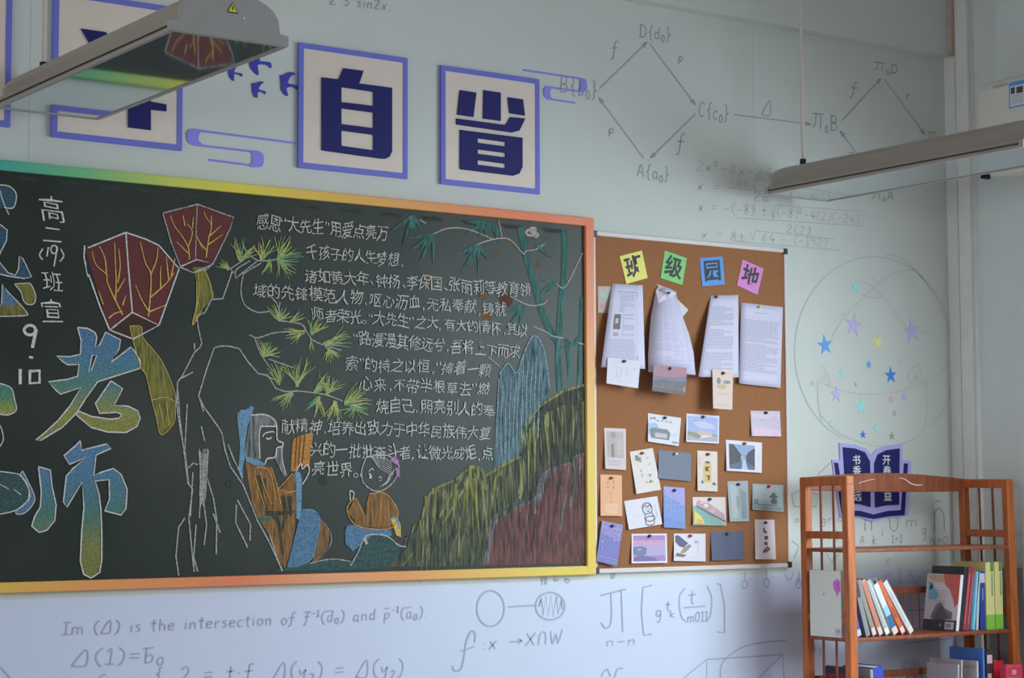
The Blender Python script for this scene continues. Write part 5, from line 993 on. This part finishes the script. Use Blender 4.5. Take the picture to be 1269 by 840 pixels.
# ------------------------------------------------------------------ bookcase
EE = (.46, .52, .50)
YR, YF = -.168, -.393
m_wood = wood('varnished_orange_wood', (148, 84, 38)); m_wd = wood('darker_varnished_wood', (112, 62, 36))
bk = empty('bookcase', (5.69, (YR+YF)/2, 0), 'tall orange-brown wooden bookcase with slatted sides before the corner wall', 'bookcase')
# post centre lines through measured pixels; each is continued down to the floor
def post(px0, py0, px1, py1, Y, w=.034, d=.03):
    a, b = at(px0, py0, Y), at(px1, py1, Y); k = (0-a.z)/(b.z-a.z); c = a.lerp(b, k); c.z = 0.0
    mb = MB(); mb.bar(a, c, w, d); o = bevel(mb.build('post', m_wood, bk), .004); return a, c
PL_R = post(998, 592, 1002.5, 840, YR, .036); PL_F = post(1050, 590, 1056, 840, YF, .040); PR_R = post(1193.5, 594, 1201, 790, YR, .036); PR_F = post(1248, 594, 1257, 812, YF, .040)
def on(p, z): return p[0].lerp(p[1], (p[0].z-z)/p[0].z)
def cross(pa, pb, z, h, th, name, m=m_wood):
    a, b = on(pa, z), on(pb, z); mb = MB(); mb.bar(a, b, h, th, side=Vector((0, 0, 1))); return bevel(mb.build(name, m, bk), .003)
zsh = [at(1150, 680, YF).z, at(1150, 787.5, YF).z, at(1150, 893, YF).z, at(1150, 893, YF).z-.33, .12]
for pr, pf in ((PL_R, PL_F), (PR_R, PR_F)):
    zt_ = pr[0].z
    a, b = pr[0]+Vector((0, .016, -.016)), pf[0]+Vector((0, -.016, -.016))
    mb = MB(); mb.bar(a, b, .036, .036, side=Vector((0, 0, 1))); bevel(mb.build('side_rail', m_wood, bk), .006, 3)
    for z in (zt_-.215, zt_-.525, zt_-.86, .25): cross(pr, pf, z, .028, .022, 'side_rail')
    for t in (.36, .66):
        a, b = pr[0].lerp(pf[0], t), pr[1].lerp(pf[1], t); mb = MB(); mb.tube(a+Vector((0, 0, -.03)), b+Vector((0, 0, .06)), .0048, n=8); mb.build('side_rod', m_wd, bk)
th = .014
for z in zsh:
    c = [on(PL_R, z)+Vector((-.012, .012, 0)), on(PL_F, z)+Vector((-.012, -.012, 0)), on(PR_F, z)+Vector((.012, -.012, 0)), on(PR_R, z)+Vector((.012, .012, 0))]
    mb = MB(); c4 = [c[1], c[2], c[3], c[0]]; mb.hexa([q-Vector((0, 0, th/2)) for q in c4]+[q+Vector((0, 0, th/2)) for q in c4]); bevel(mb.build('shelf', m_wd, bk), .003)
# curved top rail at the back
mb = MB(); a, b = PL_R[0], PR_R[0]; N = 16; V = []
for i in range(N+1):
    t = i/N; p = a.lerp(b, t); up = .004+.020*math.sin(PI*t); lo = -.046-.004*math.sin(PI*t)
    for y, z in ((-.011, up), (-.011, lo), (.011, lo), (.011, up)): V.append(p+Vector((0, y, z-.002)))
mb.mesh(V, [(4*i+j, 4*i+(j+1) % 4, 4*i+4+(j+1) % 4, 4*i+4+j) for i in range(N) for j in range(4)]+[(3, 2, 1, 0), (4*N, 4*N+1, 4*N+2, 4*N+3)]); bevel(mb.build('top_rail', m_wd, bk), .003)
mb = MB()
line(mb, [(1064, 599), (1072, 596), (1084, 593.5)], .9, YR-.0135); line(mb, [(1114, 592), (1121, 593.5), (1129, 599), (1136, 601), (1143, 600.5)], 1.8, YR-.0135, taper=lambda t: .4+1.2*t*(1.2-t))
mb.build('scuff', mat('varnish_scuff', (168, 150, 140), .4), bk)
for z0_, z1_ in ((zsh[1]+.16, zsh[1]), (zsh[2]+.16, zsh[2]), (zsh[3]+.16, zsh[3])):
    cross(PL_R, PR_R, z0_, .026, .016, 'back_rail', m_wd)
    for i in range(1, 22):
        p = on(PL_R, z0_).lerp(on(PR_R, z0_), i/22); q = on(PL_R, z1_).lerp(on(PR_R, z1_), i/22); mb = MB(); mb.tube(p, q, .0022, n=6); mb.build('back_rod', m_wd, bk)
    cross(PL_R, PR_R, (z0_+z1_)/2+.0, .003, .003, 'back_rod', m_wd)

# books: built in their own frame (x thickness, y depth towards the wall, z height), then stood on the shelf
m_pages = mat('page_block', (178, 178, 170), .9, noise=.08, nscale=200)
def book(label, th, h, dp, cols, loc, lean=0, yaw=0, marks=(), group='books in the bookcase', page_front=False, name='book'):
    """marks: (x0,z0,x1,z1,col) in fractions of the spine; spine faces -y"""
    e = empty(name, loc, label, 'book', group); e.rotation_euler = (0, lean, yaw)
    c = mat('book_cover', cols, .42); t = .0022
    def add(nm, m, fn):
        mb = MB(); fn(mb); o = mb.build(nm, m); o.parent = e; o.location = (0, 0, 0); return o
    def cover(mb):
        mb.box((-th/2, 0, 0), (-th/2+t, dp, h)); mb.box((th/2-t, 0, 0), (th/2, dp, h))
        mb.box((-th/2+t, 0, 0), (th/2-t, t, h))
    add('cover', c, cover)
    add('pages', m_pages, lambda mb: mb.box((-th/2+t, t, .003), (th/2-t, dp-.004, h-.003)))
    if marks:
        def mk(mb):
            for x0, z0, x1, z1, cc in marks:
                X0, X1 = -th/2+th*x0, -th/2+th*x1
                mb.face([(X0, -.0006, z0*h), (X1, -.0006, z0*h), (X1, -.0006, z1*h), (X0, -.0006, z1*h)], mat('spine_print', cc, .45))
        add('spine_print', None, mk)
    return e
ZS = zsh[1]+th/2+.0005; ZS2 = zsh[2]+th/2+.0005
YS = YF+.012
def bx(px, z, Y=YS):      # world x for a pixel column at shelf height
    d = ray(px, 780); t = (Y+CAMD)/d.y; return CPOS.x+d.x*t
SIDE = {}
def side_print(e, th, dp, h, prints, nm='cover_print'):
    """print on the -x cover: u from the back edge (0) to the spine (1), v down from the top"""
    mb = MB()
    for k, (cc, poly) in enumerate(prints):
        pts = [Vector((u, 0, 1-v)) for u, v in poly]; q = MB(); q.poly([(p.x, 0, p.z) for p in pts]); m = mcol(cc, 'cover')
        # (u, z) seen from -x: depth runs from dp (back) to 0 (spine)
        mb.mesh([(-th/2-.0005-.0002*k, dp*(1-a[0]), h*a[2]) for a in q.v], q.f, m)
    o = mb.build(nm, None); o.parent = e; o.location = (0, 0, 0)
e = book('cream book with a magenta flower print, behind the left side rods of the bookcase', .030, .246, .165, (222, 218, 172), (bx(1046.5, 0, YF+.034), YF+.034, ZS), 0, 0, ((.05, .03, .95, .2, (150, 152, 150)),))
side_print(e, .030, .165, .246, [((176, 96, 166), [(.78, .15), (.9, .12), (.985, .16), (.985, .30), (.92, .34), (.88, .40), (.84, .33), (.78, .28), (.75, .2)]), ((140, 70, 140), E(.88, .2, .03, .02)), ((140, 70, 140), E(.92, .26, .03, .02)), ((70, 70, 72), E(.46, .36, .012, .02)), ((158, 160, 158), R(.80, .86, .985, .97)), ((120, 122, 122), R(.84, .9, .96, .92))])
lean = [('thin blue book leaning at the foot of the leaning row', .022, .15, (46, 70, 128), 1066, 15.5, ((0, .02, 1, .18, (150, 160, 180)),)),
        ('dark grey leaning book, first in the leaning row', .022, .215, (104, 110, 112), 1077, 17, ((.1, .7, .9, .98, (50, 50, 52)),)),
        ('olive-grey leaning book with a pink-white foot label', .020, .222, (112, 110, 98), 1085, 21, ((0, .02, 1, .14, (176, 160, 156)),)),
        ('leaning book with an orange-pink stripe spine', .020, .226, (150, 128, 116), 1093, 23.5, ((.2, .16, .8, .96, (168, 92, 66)), (0, .02, 1, .14, (182, 160, 156)))),
        ('pale green-grey leaning book with white foot', .022, .228, (132, 146, 142), 1101.5, 26, ((0, .02, 1, .12, (180, 186, 184)), (.6, .14, .8, .95, (170, 176, 170)))),
        ('white and blue leaning book with a dark blue patch', .026, .232, (164, 174, 178), 1111.5, 29, ((0, .12, 1, .34, (40, 84, 116)), (0, .34, 1, .5, (120, 160, 180)), (.1, .93, .9, 1, (30, 36, 40)), (0, .0, 1, .1, (176, 164, 150)))),
        ('rust-orange leaning book, second from the right in the leaning row', .020, .236, (160, 84, 48), 1121, 32, ((0, .02, 1, .12, (182, 166, 158)), (.3, .3, .7, .5, (120, 60, 36)))),
        ('white leaning book, outermost of the leaning row', .024, .240, (160, 166, 164), 1131, 35.5, ((0, .02, 1, .1, (186, 176, 166)), (.25, .2, .55, .8, (136, 146, 148))))]
for lab, t_, h_, c_, px, an, mk in lean:
    a = math.radians(-an); X = bx(px, 0)
    # pivot: lower-right corner rests on the shelf
    x = X+0; zz = ZS+(t_/2)*math.sin(-a); book(lab, t_, h_, .145, c_, (x, YS+.004, zz), a, 0, mk)
# group at the right of the upper shelf: spines towards the room, left covers in view
def rb(lab, pa, pb, h_, c_, an=0, mk=(), Y=YF+.02, dp=.15, z=ZS, side=(), name='book'):
    xa, xb = bx(pa, 0, Y), bx(pb, 0, Y); a = math.radians(an); t_ = (xb-xa)*math.cos(a)-.0008
    e = book(lab, t_, h_, dp, c_, ((xa+xb)/2, Y, z+abs(math.sin(a))*t_/2), a, 0, mk, name=name)
    if side: side_print(e, t_, dp, h_, side)
    return e
bars = [((40, 42, 44), R(.70+i*.022, .885, .709+i*.022, .95)) for i in range(7)]
rb('grey book with a red and blue painted cover and barcode, leaning right', 1184.5, 1188.2,   .218, (176, 180, 180), 9, (), Y=YF+.012, dp=.172, side=
   [((168, 152, 126), [(.03, .02), (.6, .02), (.5, .16), (.2, .14), (.03, .08)]), ((172, 88, 80), [(.50, .0), (1, .0), (1, .5), (.9, .6), (.84, .45), (.72, .28), (.55, .18)]), ((96, 158, 184), [(.05, .12), (.18, .18), (.4, .38), (.3, .48), (.1, .46)]), ((44, 48, 54), [(.10, .24), (.17, .15), (.2, .27), (.12, .3)]),
    ((100, 104, 106), [(.2, .78), (.35, .55), (.48, .5), (.62, .62), (.85, .68), (.85, .80), (.3, .84)]), ((76, 80, 84), [(.3, .82), (.42, .6), (.52, .56), (.66, .7), (.8, .76), (.6, .82)]), ((50, 52, 56), R(0, .82, 1, 1)), ((120, 124, 124), E(.52, .91, .035, .028)), ((182, 184, 184), R(.66, .85, .93, .985))]+bars+[((116, 120, 122), R(.3, .3+i*.045, .62, .308+i*.045)) for i in range(7)])
rb('black book standing behind the grey painted one', 1188.4, 1192.6, .248, (34, 36, 40), 9, (), dp=.168)
rb('crimson spine leaning right, left one of the red pair', 1192.8, 1197.2, .246, (118, 46, 52), 10, ((.3, .1, .6, .9, (146, 88, 90)),), dp=.16)
rb('crimson spine leaning right, right one of the red pair', 1197.4, 1201.4, .246, (126, 50, 58), 10, ((.3, .1, .6, .9, (150, 92, 94)),), dp=.16)
rb('shiny teal book beside the red pair', 1202.4, 1208.8, .228, (52, 124, 146), 8, ((.45, 0, .75, 1, (116, 170, 186)),), dp=.15)
rb('thin white book between the teal and navy books', 1209.6, 1212.4, .226, (160, 164, 164), 5, ())
rb('navy blue book with a white top', 1214.8, 1221, .228, (30, 56, 116), 1.5, ((0, .80, 1, .96, (150, 158, 170)), (.4, .5, .6, .7, (110, 130, 160))))
YG = (170, 172, 112); GG = (100, 160, 56); gm = ((0, 0, 1, .22, GG), (.55, .86, .95, 1, (84, 112, 56)), (.65, .5, .85, .84, (120, 130, 90)))
rb('pale yellow book with a lime-green foot, left of the twin pair', 1223, 1233.3, .262, YG, 0, gm, dp=.172, Y=YF+.014); rb('pale yellow book with a lime-green foot, right beside the post', 1234, 1243.6, .262, YG, 0, gm, dp=.172, Y=YF+.014)
# lower shelf, seen at the foot of the picture
def lb(lab, pa, pb, h_, c_, an=0, mk=(), Y=YF+.02, dp=.16, side=(), name='book'): return rb(lab, pa, pb, h_, c_, an, mk, Y, dp, ZS2, side, name)
lb('green-topped pale book behind the left side slats on the lower shelf', 1040.5, 1044.5, .155, (140, 178, 130), 0, (), dp=.12, Y=YF+.03, side=[((64, 126, 76), R(0, 0, 1, .12)), ((170, 182, 150), R(.05, .2, .9, .9))])
lb('black book with a dark red band, beside the left front post on the lower shelf', 1061, 1066, .205, (34, 34, 40), -3, ((0, .70, 1, .80, (110, 40, 52)),), dp=.17, Y=YF+.02, side=[((96, 40, 52), R(0, .12, 1, .2))])
lb('crimson book standing beside the black one on the lower shelf', 1067, 1078, .165, (150, 40, 60), 0, ((.1, .9, .9, .94, (176, 120, 120)),), dp=.12)
lb('thin grey book against the leaning blue one', 1081.5, 1085, .198, (120, 128, 130), -5)
lb('blue book leaning left on the lower shelf', 1087, 1099, .205, (44, 60, 142), -7)
lb('pale grey notebook at the left of the paper bundle on the lower shelf', 1184, 1186, .192, (150, 156, 158), 3, (), dp=.16)
lb('cream magazine with curled pages behind the grey notebook', 1188, 1190, .208, (152, 152, 146), 3, (), dp=.165, side=[((122, 124, 118), R(.7, .08, .95, .3))])
lb('off-white booklet before the blue folder', 1209.5, 1211.5, .200, (164, 170, 168), 0, (), dp=.135, side=[((140, 150, 150), R(.5, .1, .9, .14))])
lb('bright blue folder standing upright on the lower shelf', 1217, 1219.5, .246, (62, 108, 170), 0, (), dp=.172)
lb('dark book with white label blocks beside the blue folder', 1221, 1229.5, .240, (56, 44, 48), 0, ((.15, .78, .9, .92, (170, 160, 164)), (.2, .5, .8, .62, (160, 156, 160)), (.2, .3, .8, .42, (150, 146, 150))))
lb('plain bright red book near the right post on the lower shelf', 1230.5, 1242, .195, (170, 36, 44), 0, ())
lb('crimson certificate box with pale emblem in front of the right post', 1245, 1266, .188, (174, 52, 72), 0, ((.1, .945, .9, .955, (196, 110, 120)), (.1, .72, .9, .73, (196, 110, 120)), (.38, .78, .62, .88, (206, 140, 140)), (.35, .5, .65, .6, (206, 160, 160))), Y=YF-.052, dp=.03, name='certificate_box')
